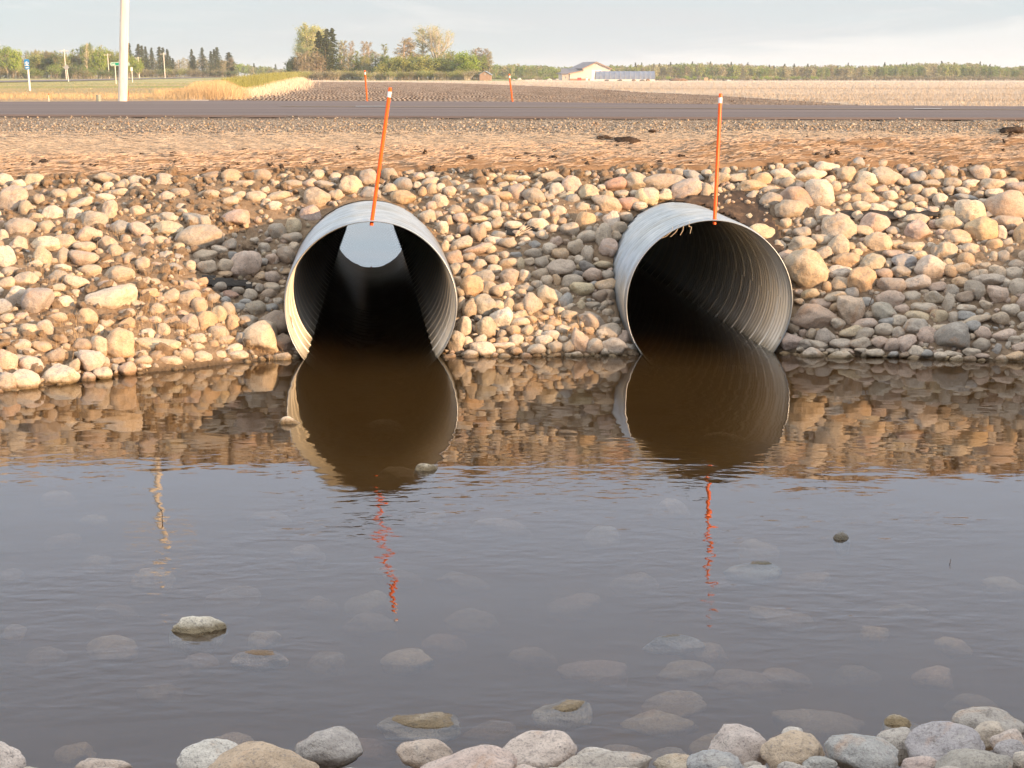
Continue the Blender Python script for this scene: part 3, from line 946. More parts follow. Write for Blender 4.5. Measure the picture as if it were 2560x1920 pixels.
LD = """465,160,320,105,s 650,215,235,130,p,15 785,240,90,130,t 880,145,150,110,t,25 695,120,145,70,b,-25 970,200,75,50,s 1035,135,160,80,t 1120,200,205,95,o 1125,275,85,90,g
345,280,155,130,y 305,365,100,65,w 475,285,100,65,y 1205,545,190,120,y,-25 835,210,60,90,w 1195,150,150,90,o 490,240,80,50,w 255,250,60,50,w 890,230,60,50,w
1310,60,1,1,w 20,300,60,60 55,260,80,60,y 160,250,100,50,s"""
LIST = parse(LA, 2.37, 0, 300) + parse(LB, 2.91, 1050, 380) + parse(LC, 2.7197, 1900, 350) + parse(LD, 2.9625, 1500, 400)
LIST = [r for r in LIST if r[2] > 3]


def on_pipe(px, py, pad=0):
    # silhouettes of the two exposed pipe ends, in picture pixels
    for cx, cy, rx, ry in ((929, 762, 215, 214), (1777, 760, 208, 205), (925, 735, 205, 225), (1745, 735, 200, 222)):
        if ((px - cx) / (rx + pad)) ** 2 + ((py - cy) / (ry + pad)) ** 2 < 1:
            return True
    return False


stones = []        # dict(px, py, w, h, c, rot, loc, dims, src)


def put(px, py, w_, h_, c, rot, fill=False):
    if on_pipe(px, py, -4 + min(w_, h_) * 0.1):
        return
    d0 = 12.6
    hmin = min(w_, h_) * d0 / F / 2
    p = bank_hit(px, py, hmin * (0.30 if not fill else 0.15))
    if p is None:
        return
    dep = project(p)[2]
    a = w_ * dep / F / 2
    c_ = h_ * dep / F / 2
    b = min(max(0.5 * (a + c_) * 0.9, 0.7 * c_), 1.5 * min(a, c_))
    # keep clear of the steel
    rr, ft, s = pipe_r(p.x, p.y, p.z)
    need = PR + 0.02 + 0.72 * min(a, c_)
    if s > -0.15 and rr < need:
        dv = Vector((p.x - ft.x, 0, p.z - ft.z)).normalized() * (need - rr)
        if fill: return
        p = p + dv
    stones.append(dict(px=px, py=py, w=w_, h=h_, c=c, rot=rot, loc=p, dims=(a, b, c_), fill=fill))


for r in LIST:
    put(r[0], r[1], r[2] * 1.19, r[3] * 1.17, r[4], r[5])

# the gaps between them: smaller stones thrown where there is room, sparse on the bare soil
DIRT = [(590, 545, 175, 75, .06), (700, 500, 80, 35, .03), (180, 880, 120, 60, .3), (60, 850, 60, 40, .3), (250, 790, 80, 60, .4), (470, 700, 130, 50, .5),
        (420, 455, 90, 40, .4), (480, 790, 80, 40, .4), (140, 510, 90, 50, .5), (230, 850, 90, 80, .3), (1900, 560, 60, 70, .1), (1850, 500, 60, 40, .05),
        (2350, 470, 90, 30, .35), (2480, 800, 70, 50, .3), (2520, 830, 60, 50, .3), (1290, 620, 50, 25, .3), (1100, 500, 70, 40, .3),
        (1230, 520, 80, 30, .4), (2110, 500, 60, 25, .4), (560, 660, 110, 60, .2), (620, 620, 100, 60, .1), (1480, 455, 50, 15, .3)]
occ = [(s['px'], s['py'], s['w'] / 2, s['h'] / 2) for s in stones]
rg = random.Random(5)


def top_line(px):
    return float(np.interp(px, [-600, 0, 300, 900, 1450, 1750, 2100, 2350, 2560, 3100], [455, 450, 440, 438, 436, 425, 408, 415, 440, 445]))


def bot_line(px):
    return float(np.interp(px, [-600, -200, 0, 200, 420, 700, 1300, 2000, 2560, 3100], [1090, 1030, 985, 945, 905, 895, 892, 888, 900, 905]))


NF = 0
for size, tries in ((60, 1500), (46, 3400), (36, 5000), (27, 5600), (19, 6500), (13, 6000)):
    for _ in range(tries):
        px = rg.uniform(-420, 2980)
        t0, b0 = top_line(px), bot_line(px)
        py = rg.uniform(t0, b0 + 6)
        dens = 1.0
        for dx, dy, rx, ry, dn in DIRT:
            if ((px - dx) / rx) ** 2 + ((py - dy) / ry) ** 2 < 1: dens = min(dens, dn)
        if px < 620 and size < 40: dens *= 0.45 if py < 760 else 0.6
        if rg.random() > dens: continue
        if on_pipe(px, py, size * 0.35): continue
        w_ = size * rg.uniform(0.85, 1.35)
        h_ = w_ * rg.uniform(0.55, 0.95)
        inside_ = 0 <= px <= 2560
        ok = True
        for ox_, oy_, ow, oh in occ:
            k = 0.80
            ex, ey = ow * k + w_ / 2 * 0.68, oh * k + h_ / 2 * 0.68
            if abs(px - ox_) < ex and abs(py - oy_) < ey and ((px - ox_) / ex) ** 2 + ((py - oy_) / ey) ** 2 < 1:
                ok = False
                break
        if not ok: continue
        occ.append((px, py, w_ / 2, h_ / 2))
        put(px, py, w_, h_, rg.choice('tttttwwwgsssppybno'), None, fill=(size < 40))

# near shore and stones in the water (sizes in full picture pixels)
NEAR = """10,1905,112,110,w 255,1925,140,55,p 525,1900,170,95,W 657,1925,285,140,o 822,1872,174,100,G 1065,1885,152,76,p 1150,1935,295,125,p 1343,1884,204,108,w 1327,1915,74,40,p
1494,1890,104,42,w 1510,1915,248,75,s 1690,1912,114,52,t 1850,1880,156,130,p 1788,1920,144,92,b 1980,1835,54,34,W 1983,1893,162,122,o 2155,1898,192,125,b,-20 2243,1862,114,92,s
2160,1853,62,30,g 2364,1868,198,120,b 2470,1815,190,90,g 2476,1838,90,70,t 2520,1852,92,60,p 2525,1880,80,62,b 2432,1916,208,90,G 2300,1912,104,44,p 2049,1910,88,38,b
1982,1925,76,44,s 2552,1905,50,60,w 1880,1918,50,32,g 740,1935,60,30,p 900,1945,120,50,s 330,1955,140,60,w 130,1965,160,60,t 1420,1950,160,60,p 1630,1960,120,60,g"""
for _x in range(-60, 2640, 62):
    NEAR += f" {_x + (_x * 7) % 23},{1946 + (_x * 13) % 25},{80 + (_x * 5) % 60},{50 + (_x * 3) % 22},{'tgwspGb'[(_x // 62) % 7]}"
WATERL = """627,905,58,30,w,4,em 920,1006,54,26,w,3.4,em 427,1347,124,54,W,5,em 1818,1158,40,18,d,2.5,em 1626,1206,125,46,b,0.6,em 560,1397,128,46,p,0.8,em 905,1534,182,96,s,1.6,em 1216,1505,135,74,w,1.2,em
1940,1556,66,28,w,2.4,em 1983,1566,70,44,g,-0.5,su 1455,1362,135,44,b,0.2,em 125,1058,84,28,y,-4,su 205,1112,70,24,t,-6,su 210,1200,70,30,y,-6,su 330,1230,100,34,t,-3,su 135,1155,90,30,p,-7,su 580,1100,100,28,t,-6,su
500,1272,130,40,g,-8,su 240,1378,120,46,y,-4,su 570,1366,72,34,g,-3,su 880,1405,122,40,y,-1.5,su 665,1178,80,36,t,-6,su 795,1285,110,44,y,-6,su 800,1325,120,42,p,-7,su 430,1412,90,44,r,-6,su
705,1412,90,46,p,-7,su 1075,1112,150,56,t,-5,su 1450,1078,80,34,p,-3,su 1300,1140,84,36,b,-3,su 1640,1168,90,40,t,-5,su 1690,1320,150,40,g,-6,su 1520,1388,110,44,p,-4,su
1480,1430,130,44,t,-5,su 1455,1500,140,50,t,-4,su 1425,1540,170,50,y,-3,su 1770,1538,205,70,g,-4,su 1440,1618,110,56,b,-3,su 2170,1248,100,34,y,-4,su 2060,1377,84,34,y,-4,su 2015,1442,90,56,p,-4,su
1890,1352,64,44,o,-4,su 500,1592,112,46,t,-3,su 160,1610,92,44,o,-4,su 1280,1430,160,50,p,-6,su 960,1370,100,40,r,-7,su 1020,1320,120,40,g,-7,su 1610,1450,160,46,n,-6,su
1150,1400,110,36,s,-8,su 1600,1240,110,34,p,-6,su 1750,1240,90,30,o,-7,su 30,1350,60,40,t,-6,su 20,1230,60,34,g,-7,su 340,1480,110,44,p,-8,su 1000,1240,120,36,g,-8,su
860,1230,110,34,n,-8,su 1240,1290,120,40,t,-8,su 2100,1500,120,44,t,-8,su 1950,1300,110,34,t,-8,su 1180,1590,140,46,n,-6,su 1340,1610,130,46,t,-5,su 800,1600,130,44,r,-7,su
1550,1590,130,44,y,-5,su 1060,1560,120,44,n,-8,su 1700,1450,120,40,p,-7,su 1850,1440,110,40,n,-8,su 690,1290,90,30,g,-8,su 250,1300,100,34,s,-8,su 100,1400,90,34,t,-8,su
1370,1240,110,34,t,-8,su 920,1110,90,26,g,-8,su 830,905,90,22,n,-8,su 860,1008,100,24,o,-6.5,su 1520,1000,110,24,y,-8,su 1560,930,100,20,o,-9,su"""
RS = 2560 / 2212
near_items, water_items = [], []
for tok in NEAR.split():
    q = tok.split(',')
    x, y, w_, h_ = (float(k) for k in q[:4])
    rot = float(q[5]) if len(q) > 5 else None
    # stands on the near shore
    r = ray(x, y)
    yy_ = 4.3 if y < 1900 else 4.1
    for _ in range(6):
        p = at_y(x, y, yy_)
        a = w_ * project(p)[2] / F / 2
        gz_ = max(min(0.32, (4.62 + 0.10 * p.x - p.y) * 0.38), -0.12) + 0.55 * h_ * project(p)[2] / F / 2
        yy_ += (p.z - gz_) * 1.1
        yy_ = min(max(yy_, 3.3), 5.2)
    p = at_y(x, y, yy_)
    dep = project(p)[2]
    a, c_ = w_ * dep / F / 2, h_ * dep / F / 2
    near_items.append(dict(px=x, py=y, w=w_, h=h_, c=q[4], rot=rot, loc=p, dims=(a, min(0.5 * (a + c_), 1.3 * c_), c_), zone='near'))
for tok in WATERL.split():
    q = tok.split(',')
    x, y, w_, h_ = (float(k) * RS for k in q[:4])
    top = float(q[5]) / 100 * (1.0 if float(q[5]) > 0 else 0.95)
    em = q[6] == 'em'
    if em:
        base_ = at_z(x, y + h_ * 0.25, 0.0)
    else:
        base_ = at_z(x, y, top)
    dep = project(base_)[2]
    a = w_ * dep / F / 2
    foot = h_ / 2 * dep / F / (abs(ray(x, y).z) / ray(x, y).y)      # half depth of the patch along the ground
    b = min(max(foot * (0.5 if em else 0.75), a * 0.45), a * 1.15)
    c_ = 0.38 * b + 0.015
    if em and float(q[5]) > 2:
        c_ = max(h_ * dep / F * 0.75, top + 0.03)
        b = max(a * 0.5, 0.05)
    zc_ = top - c_
    if not em: top = min(top, -0.008)
    water_items.append(dict(px=x, py=y, w=w_, h=h_, c=q[4], rot=None, loc=Vector((base_.x, base_.y, zc_)), dims=(a, b, c_), zone='em' if em else 'su'))

stones.sort(key=lambda s: -(s['w'] * s['h']) * (1 if -10 < s['px'] < 2570 else 0.0))
NIND = 300 - len(near_items) - len(water_items)
indiv = stones[:NIND]
rest = stones[NIND:]
for s in indiv:
    px = s['px']
    s['zone'] = 'L' if px < 935 else ('M' if px < 1776 else 'R')

ORD = ['', 'first', 'second', 'third', 'fourth', 'fifth', 'sixth', 'seventh', 'eighth', 'ninth', 'tenth', 'eleventh', 'twelfth', 'thirteenth',
       'fourteenth', 'fifteenth', 'sixteenth', 'seventeenth', 'eighteenth', 'nineteenth', 'twentieth']
WHERE = {'L': 'left of both culverts', 'M': 'between the culverts', 'R': 'right of both culverts'}


def shape_word(w_, h_):
    k = w_ / h_
    if k > 1.75: return 'flat'
    if k < 0.85: return 'upright'
    return 'chunky' if k < 1.2 else 'oval'


def size_word(w_, h_):
    s = math.sqrt(w_ * h_)
    return 'big' if s > 62 else ('medium' if s > 42 else 'small')


def row_word(px, py):
    t0, b0 = top_line(px), bot_line(px)
    u = (py - t0) / (b0 - t0)
    if u < 0.16: return 'along the top edge of the rock slope'
    if u < 0.40: return 'in the upper part of the rock slope'
    if u < 0.64: return 'halfway up the rock slope'
    if u < 0.88: return 'low on the rock slope'
    return 'at the waterline'


ROWSHORT = {'along the top edge of the rock slope': 'top edge of slope', 'in the upper part of the rock slope': 'upper slope',
            'halfway up the rock slope': 'mid slope', 'low on the rock slope': 'lower slope', 'at the waterline': 'waterline'}
buckets = {}
for s in indiv:
    key = (size_word(s['w'], s['h']), CNAME[s['c']], shape_word(s['w'], s['h']), row_word(s['px'], s['py']), WHERE[s['zone']])
    buckets.setdefault(key, []).append(s)
for key, L in buckets.items():
    L.sort(key=lambda s: s['px'])
    for i, s in enumerate(L):
        size, col_, shp, row, wh = key
        if len(L) == 1:
            s['label'] = f'{size} {col_} {shp} rock, {ROWSHORT[row]}, {wh}'
        else:
            s['label'] = f'{ORD[i + 1]} {size} {col_} {shp} rock from left, {ROWSHORT[row]}, {wh}'
    pass
for L, pre in ((near_items, 'near'), (water_items, 'w')):
    b2 = {}
    for s in L:
        side = 'left' if s['px'] < 853 else ('middle' if s['px'] < 1706 else 'right')
        if pre == 'near':
            key = (('large' if s['w'] > 150 else 'small'), CNAME[s['c']], 'shaded rock', f'on the near shore, {side} of the photo')
        elif s['zone'] == 'em':
            key = (('large' if s['w'] > 120 else 'small'), CNAME[s['c']], 'stone', f'breaking the water surface, {side} of the pool')
        else:
            dist = 'nearer half' if s['py'] > 1560 else 'farther half'
            key = (('large' if s['w'] > 120 else 'small'), CNAME[s['c']], 'stone', f'under water, {side} of pool, {dist}')
        b2.setdefault(key, []).append(s)
    for key, LL in b2.items():
        LL.sort(key=lambda s: s['px'])
        for i, s in enumerate(LL):
            if len(LL) == 1: s['label'] = f'{key[0]} {key[1]} {key[2]} {key[3]}'
            else: s['label'] = f'{ORD[i + 1]} {key[0]} {key[1]} {key[2]} from left {key[3]}'

GROUPS = {'L': 'riprap rocks on the far bank', 'M': 'riprap rocks on the far bank', 'R': 'riprap rocks on the far bank',
          'near': 'rocks along the near shore', 'em': 'stones lying in the pool', 'su': 'stones lying in the pool'}


def rock_rot(s, rgx):
    roll = math.radians(s['rot']) if s['rot'] is not None else rgx.uniform(-0.16, 0.16)
    return (rgx.uniform(-0.15, 0.15), -roll, rgx.uniform(-0.12, 0.12))


rg2 = random.Random(21)
for s in indiv + near_items + water_items:
    ang = s['c'] in 'rdbG' or (s['zone'] == 'near' and s['c'] in 'gbw')
    pool = HI_ANG + HI_RND if ang else list(range(30))
    me = HI_ME[rg2.choice(pool)]
    o = bpy.data.objects.new('rock', me)
    COL.objects.link(o)
    o.location = s['loc']
    flip = rg2.choice((1, -1))
    o.scale = (s['dims'][0] * flip, s['dims'][1], s['dims'][2])
    o.rotation_euler = rock_rot(s, rg2)
    tcol = TINT[s['c']]
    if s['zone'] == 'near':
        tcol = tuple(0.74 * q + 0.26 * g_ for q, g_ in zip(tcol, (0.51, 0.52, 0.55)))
    elif s['zone'] == 'su':
        tcol = tuple(0.5 * q + 0.5 * g_ for q, g_ in zip(tcol, (0.33, 0.23, 0.12)))
    k = rg2.uniform(0.95, 1.2)
    o.color = (tcol[0] * k * rg2.uniform(.96, 1.04), tcol[1] * k, tcol[2] * k * rg2.uniform(.94, 1.06), 1)
    tag(o, s['label'], 'rock', GROUPS[s['zone']])


def merged(name, items, variants, material, smooth=True):
    VV, FF, CC = [], [], []
    base_ = 0
    for loc, dims, rot, col_, vi in items:
        v, f = variants[vi]
        R = np.array(Matrix(__import__('mathutils').Euler(rot).to_matrix()))
        vv = (v * np.array(dims)) @ R.T + np.array(loc)
        VV.append(vv)
        FF.append(f + base_)
        CC.append(np.tile(np.array((*col_, 1.0)), (len(v), 1)))
        base_ += len(v)
    V = np.concatenate(VV)
    o = obj(name, V, np.concatenate(FF), material, smooth=smooth)
    at = o.data.color_attributes.new('tint', 'FLOAT_COLOR', 'POINT')
    at.data.foreach_set('color', np.concatenate(CC).astype(np.float32).ravel())
    return o


items = []
for s in rest:
    tcol = np.array(TINT[s['c']]) * rg2.uniform(0.92, 1.2)
    items.append((s['loc'], s['dims'], rock_rot(s, rg2), tcol, rg2.randrange(16)))
tag(merged('riprap_stones', items, LO, M_STONES), 'loose smaller stones filling the gaps between the larger rocks of the bank', 'stones', kind='stuff')

# small pebbles: on the soil of the slope, and the gravel of the shoulder
items = []
for _ in range(6500):
    x = rg2.uniform(-5.5, 5.5)
    toe = lerp(TOEX, TOEY, x)
    y = rg2.uniform(toe - 0.1, CREST + 0.05)
    z_ = bank_z(x, y)
    rr, ft, s_ = pipe_r(x, y, z_)
    if rr < PR + 0.03: continue
    r = rg2.choice((0.005, 0.007, 0.010, 0.014, 0.020, 0.026))
    items.append(((x, y, z_ + r * 0.2), (r * rg2.uniform(.8, 1.4), r, r * .75), (rg2.uniform(-1, 1), rg2.uniform(-1, 1), rg2.uniform(0, 6)),
                  np.array(TINT[rg2.choice('ttwgsnspy')]) * rg2.uniform(.75, 1.05), rg2.randrange(8)))
tag(merged('soil_pebbles', items, TINY, M_STONES), 'small pebbles and grit scattered in the soil of the bank', 'pebbles', kind='stuff')
items = []
for _ in range(17000):
    x = rg2.uniform(-6.5, 6.5)
    u_ = 0.55 + abs(rg2.gauss(0, 1)) * 0.20 + 0.07 * nz(x, 0, 1.1)
    if u_ > 0.985: continue
    y = CREST + u_ * (y_near(x) - CREST)
    z_ = bank_z(x, y)
    r = rg2.choice((0.004, 0.005, 0.006, 0.008, 0.012))
    if u_ > .9: r *= 0.8
    items.append(((x, y, z_ + r * 0.3 + .004), (r * rg2.uniform(.8, 1.4), r, r * .8), (rg2.uniform(-1, 1), rg2.uniform(-1, 1), rg2.uniform(0, 6)),
                  np.array(TINT[rg2.choice('ttwwgsnnopybGg')]) * rg2.uniform(.55, 1.05), rg2.randrange(8)))
tag(merged('gravel', items, TINY, M_STONES), 'pale and brown gravel loose along the road shoulder', 'gravel', kind='stuff')
# clods of dry soil on the disturbed parts of the bank
CLD = [rock_variant(500 + s, 3, 2) for s in range(5)]
CLD = [(v * (1 + 0.30 * np.array([mnoise.noise(Vector(q) * 2.7) for q in v]))[:, None], f) for v, f in CLD]
items = []
for _ in range(1500):
    if rg2.random() < 0.55:
        x, y = rg2.gauss(-2.7, .8), rg2.uniform(10.6, CREST)
    else:
        x, y = rg2.uniform(-5, 5), CREST - abs(rg2.gauss(0, .10)) + .03
    if not (lerp(TOEX, TOEY, x) + .12 < y < CREST + .05): continue
    z_ = bank_z(x, y)
    if pipe_r(x, y, z_)[0] < PR + 0.06: continue
    r = rg2.choice((0.012, 0.018, 0.025, 0.035, 0.05)) * rg2.uniform(.7, 1.1)
    items.append(((x, y, z_ + r * .1), (r * rg2.uniform(.9, 1.5), r, r * .7), (rg2.uniform(-1, 1), rg2.uniform(-1, 1), rg2.uniform(0, 6)), np.array((.3, .2, .1)), rg2.randrange(5)))
tag(merged('soil_clods', items, CLD, M_SOIL), 'crumbly brown clods of soil between the rocks on the left and along the top', 'soil clods', kind='stuff')
# clods of dark soil on the shoulder
CL = [rock_variant(300 + s, 3, 2) for s in range(4)]
for (px, py, w_, lab) in ((1568, 358, 74, 'dark clod of soil lying on the gravel, above and between the two culverts'),
                          (1513, 348, 44, 'small dark clod of soil on the gravel just left of the larger clod'),
                          (1316, 388, 34, 'dark soil clod on the straw, right of centre between the marker posts'),
                          (2166, 346, 24, 'dark soil clod at the gravel edge, right part of the shoulder'),
                          (2310, 396, 34, 'dark clod resting on the wrinkled blanket, right part of the bank'),
                          (2530, 330, 60, 'dark soil clod beside the road, near the right edge of the photo'),
                          (1630, 328, 20, 'smallest dark soil clod high on the gravel, left of the upright post')):
    p = bank_hit(px, py, 0.02)
    v, f = CL[px % 4]
    s_ = w_ * p.y / F / 2
    rr = np.array([mnoise.noise(Vector(q) * 3.0) for q in v])
    v2 = v * (1 + 0.35 * rr[:, None]) * np.array((s_, s_ * 0.8, s_ * 0.42))
    o = obj('soil_clod', v2, f, None, loc=p)
    o.data.materials.append(M_CLOD)
    tag(o, lab, 'clod', 'dark soil clods on the shoulder')


# fabric sheets showing through the stones
def sheet(name, poly, mat_, off, label, cat, step=7, wr=0.012):
    xs_ = [p[0] for p in poly]; ys_ = [p[1] for p in poly]
    def inside(px, py):
        c = False
        j = len(poly) - 1
        for i in range(len(poly)):
            xi, yi = poly[i]; xj, yj = poly[j]
            if (yi > py) != (yj > py) and px < (xj - xi) * (py - yi) / (yj - yi) + xi: c = not c
            j = i
        return c
    nx_, ny_ = int((max(xs_) - min(xs_)) / step) + 2, int((max(ys_) - min(ys_)) / step) + 2
    idx, V, Fq = {}, [], []
    def vert(i, j):
        if (i, j) not in idx:
            px, py = min(xs_) + i * step, min(ys_) + j * step
            p = bank_hit(px, py, off)
            if p is None: return None
            p.z += wr * nz(p.x, p.y, 9) + off * 0.3
            idx[(i, j)] = len(V)
            V.append(tuple(p))
        return idx[(i, j)]
    for i in range(nx_):
        for j in range(ny_):
            if inside(min(xs_) + (i + .5) * step, min(ys_) + (j + .5) * step):
                q = [vert(i, j), vert(i, j + 1), vert(i + 1, j + 1), vert(i + 1, j)]
                if None not in q: Fq.append(tuple(q))
    o = obj(name, V, Fq, mat_, smooth=True)
    md = o.modifiers.new('thickness', 'SOLIDIFY'); md.thickness = 0.006
    tag(o, label, cat)


sheet('geotextile_sheet', [(1672, 505), (1730, 494), (1800, 486), (1850, 478), (1905, 500), (1948, 580), (1960, 640), (1935, 660), (1895, 590), (1830, 545), (1760, 515)],
      M_GEO, 0.035, 'brown geotextile sheet lying bare over the shoulder of the right culvert', 'fabric')
sheet('geotextile_strip', [(505, 692), (560, 696), (628, 706), (632, 720), (560, 718), (512, 712)],
      M_BLACK, 0.03, 'black folded strip of geotextile among the rocks left of the left culvert', 'fabric', 5)
sheet('geotextile_strip', [(1262, 566), (1330, 560), (1345, 580), (1270, 592)],
      M_BLACK, 0.022, 'small dark patch of geotextile under the rocks between the culverts', 'fabric', 5)
sheet('geotextile_strip', [(2090, 528), (2350, 528), (2345, 545), (2100, 548)],
      M_BLACK, 0.022, 'long dark strip of geotextile under the upper rocks right of the right culvert', 'fabric', 5)

# ------------------------------------------------------------------ the land beyond the road
DT = [0, 30, 60, 142, 230, 385, 600, 967, 1257, 3200]
ZL = [.8, .8, .85, .9, 1.03, 1.25, 1.8, 2.85, 3.4, 5.0]
ZC = [.8, .8, .85, .9, 1.05, 1.25, 1.45, 1.7, 1.9, 2.4]
ZR = [.8, .8, .85, .9, .95, 0.98, 1.0, .76, .76, .8]
PXS = [-400, 600, 760, 1150, 1500, 3000]


def gz(x, y):
    D = y
    px = 1280 + F * x / max(y, 1)
    a, b, c = lerp(DT, ZL, D), lerp(DT, ZC, D), lerp(DT, ZR, D)
    return lerp(PXS, [a, a, b, b, c, c], px)


def gpoint(px, py, D):
    """point on the land at distance D in the direction of px"""
    x = (px - 1280) / F * D
    return Vector((x, D, gz(x, D)))


def y_of(px, D):
    return project(gpoint(px, 0, D))[1]


def dist_at(px, py):
    """distance at which the land is seen at height py (first hit beyond the road)"""
    D = 40.0
    while D < 2600:
        if y_of(px, D) <= py: return D
        D *= 1.02
    return D


# dividing lines in (direction, distance): built once as world points
def boundary(pts):
    return [(p, dist_at(p, q)) for p, q in pts]


B_TILL_BACK = boundary([(700, 206.5), (760, 204.5), (1000, 205.5), (1280, 213), (1600, 231), (1920, 248), (2160, 266)])
B_TILL_LEFT = [(480, 88), (600, 110), (665, 160), (700, 240), (735, 420)]
M_TILL, t = mat('tilled_soil')
pos = t.n('ShaderNodeNewGeometry').outputs['Position']
rowv = t.n('ShaderNodeVectorRotate', rotation_type='Z_AXIS', ins={'Vector': pos, 'Angle': math.atan((764 - 1280) / F)}).outputs[0]
warp = t.noise(0.08, pos, 2)
rv2 = t.n('ShaderNodeSeparateXYZ', ins={0: rowv})
ux = t.math('ADD', rv2.outputs['X'], t.math('MULTIPLY', warp, 2.2))
wv = t.math('SINE', t.math('MULTIPLY', ux, 2 * math.pi / 0.24))
nn = t.noise(0.8, t.mapping(rowv, scale=(2.2, 0.16, 1)), 6, 0.75)
nb = t.noise(0.05, t.mapping(pos, scale=(1, 0.5, 1)), 3, 0.6)
wv = t.math('MULTIPLY', wv, t.mr(rv2.outputs['Y'], 80, 260, 1.0, 0.3))
hgt_ = t.math('ADD', t.math('MULTIPLY', wv, 0.30), t.math('MULTIPLY', nn, 1.0))
c = t.ramp(t.mr(hgt_, 0.15, 0.95), [(0.18, (0.10, 0.066, 0.045)), (0.42, (0.32, 0.23, 0.165)), (0.75, (0.64, 0.50, 0.38))])
c = t.mix(t.mr(nb, 0.5, 0.66, 0, 0.45), c, (0.40, 0.31, 0.225))
finish(t, c, 0.95, spec=0.1, bump=t.math('ADD', hgt_, t.noise(5.0, pos, 4, 0.8)), bstr=1.0, bdist=0.25)
M_STUB, t = mat('stubble')
pos = t.n('ShaderNodeNewGeometry').outputs['Position']
n1_ = t.noise(0.05, t.mapping(pos, scale=(0.12, 1.0, 1), rot=(0, 0, 0.05)), 5, 0.65)
n2_ = t.noise(0.7, t.mapping(pos, scale=(2.2, 0.5, 1)), 5, 0.7)
c = t.ramp(t.math('ADD', t.math('MULTIPLY', n1_, 0.62), t.math('MULTIPLY', n2_, 0.38)), [(0.34, (0.56, 0.42, 0.29)), (0.5, (0.76, 0.63, 0.49)), (0.66, (0.85, 0.75, 0.62))])
finish(t, c, 0.95, spec=0.1, bump=t.noise(4.0, pos, 4, 0.8), bstr=1.0, bdist=0.5)
M_VERGE, t = mat('verge_grass')
pos = t.n('ShaderNodeNewGeometry').outputs['Position']
n1_ = t.noise(0.035, t.mapping(pos, scale=(0.35, 1.0, 1)), 5, 0.65)
n2_ = t.noise(0.8, t.mapping(pos, scale=(1.0, 0.5, 1)), 5, 0.75)
yv = t.n('ShaderNodeSeparateXYZ', ins={0: pos}).outputs['Y']
k_ = t.math('ADD', t.math('MULTIPLY', n1_, 0.7), t.math('MULTIPLY', n2_, 0.3))
k_ = t.math('ADD', k_, t.mr(yv, 90, 190, -0.12, 0.06))
c = t.ramp(k_, [(0.36, (0.62, 0.47, 0.30)), (0.50, (0.58, 0.49, 0.28)), (0.60, (0.46, 0.46, 0.20)), (0.74, (0.36, 0.43, 0.15))])
finish(t, c, 0.95, spec=0.1, bump=t.noise(4.0, pos, 4, 0.8), bstr=1.0, bdist=0.5)
M_GREEN = simple('young_green_crop', (0.22, 0.27, 0.09), 0.9, var=0.25, scale=0.2)

nA, nD = 260, 190
azs = np.linspace(-1500, 4100, nA)
ds = np.concatenate([np.linspace(36.5, 80, 12)[:-1], 80 * (3200 / 80) ** np.linspace(0, 1, nD - 11)])
P = np.zeros((len(ds), nA, 3))
for j, D in enumerate(ds):
    for i, p in enumerate(azs):
        q = gpoint(p, 0, D)
        P[j, i] = q
V = P.reshape(-1, 3)
zone = {0: [], 1: [], 2: [], 3: []}
tb = [b[0] for b in B_TILL_BACK], [b[1] for b in B_TILL_BACK]
vergeX = [b[1] for b in B_TILL_LEFT], [b[0] for b in B_TILL_LEFT]
for j in range(len(ds) - 1):
    for i in range(nA - 1):
        p = (azs[i] + azs[i + 1]) / 2 + 10 * nz(i, j, 0.37)
        D = (ds[j] + ds[j + 1]) / 2
        lx = np.interp(D, vergeX[0], vergeX[1])
        if p < lx: zn = 2
        elif p < lx + 55 * (1 if D < 400 else 2): zn = 0
        elif D < np.interp(p, tb[0], tb[1], right=0) and D < 460: zn = 1
        elif p < 1300 and D > 470: zn = 3
        else: zn = 0
        a = j * nA + i
        zone[zn].append((a, a + 1, a + 1 + nA, a + nA))
for zn, nm, m in ((0, 'stubble_field', M_STUB), (1, 'tilled_field', M_TILL), (2, 'grass_verge', M_VERGE), (3, 'green_field_edge', M_GREEN)):
    Fz = np.array(zone[zn])
    used = np.unique(Fz)
    rm = -np.ones(len(V), dtype=int); rm[used] = np.arange(len(used))
    tag(obj(nm, V[used], rm[Fz], m, smooth=True), kind='structure')
# a skirt of soil joins the land to the far ditch
tag(obj('far_bank', [(-80, 33.5, -.2), (80, 33.5, -.2), (80, 37, .79), (-80, 37, .79)], [(0, 1, 2, 3)], M_SOIL), kind='structure')

# the highway on the left
M_HWY = simple('grey_highway_asphalt', (0.175, 0.145, 0.13), 0.85, var=0.1, scale=0.05)
Vh, Fh = [], []
hn = [(-900, 214), (0, 207.3), (183, 204), (290, 201.2), (434, 197.2), (560, 194.2), (640, 192.4)]
hf = [(-900, 208), (0, 203.6), (183, 199.4), (290, 197.9), (434, 194.6), (560, 192.6), (640, 191.2)]
for i, p in enumerate(np.linspace(-900, 640, 60)):
    for L in (hn, hf):
        D = dist_at(p, np.interp(p, [q[0] for q in L], [q[1] for q in L]))
        q = gpoint(p, 0, D)
        Vh.append((q.x, q.y, q.z + 0.12))
    if i: Fh.append((2 * i - 2, 2 * i, 2 * i + 1, 2 * i - 1))
tag(obj('highway', Vh, Fh, M_HWY), kind='structure')

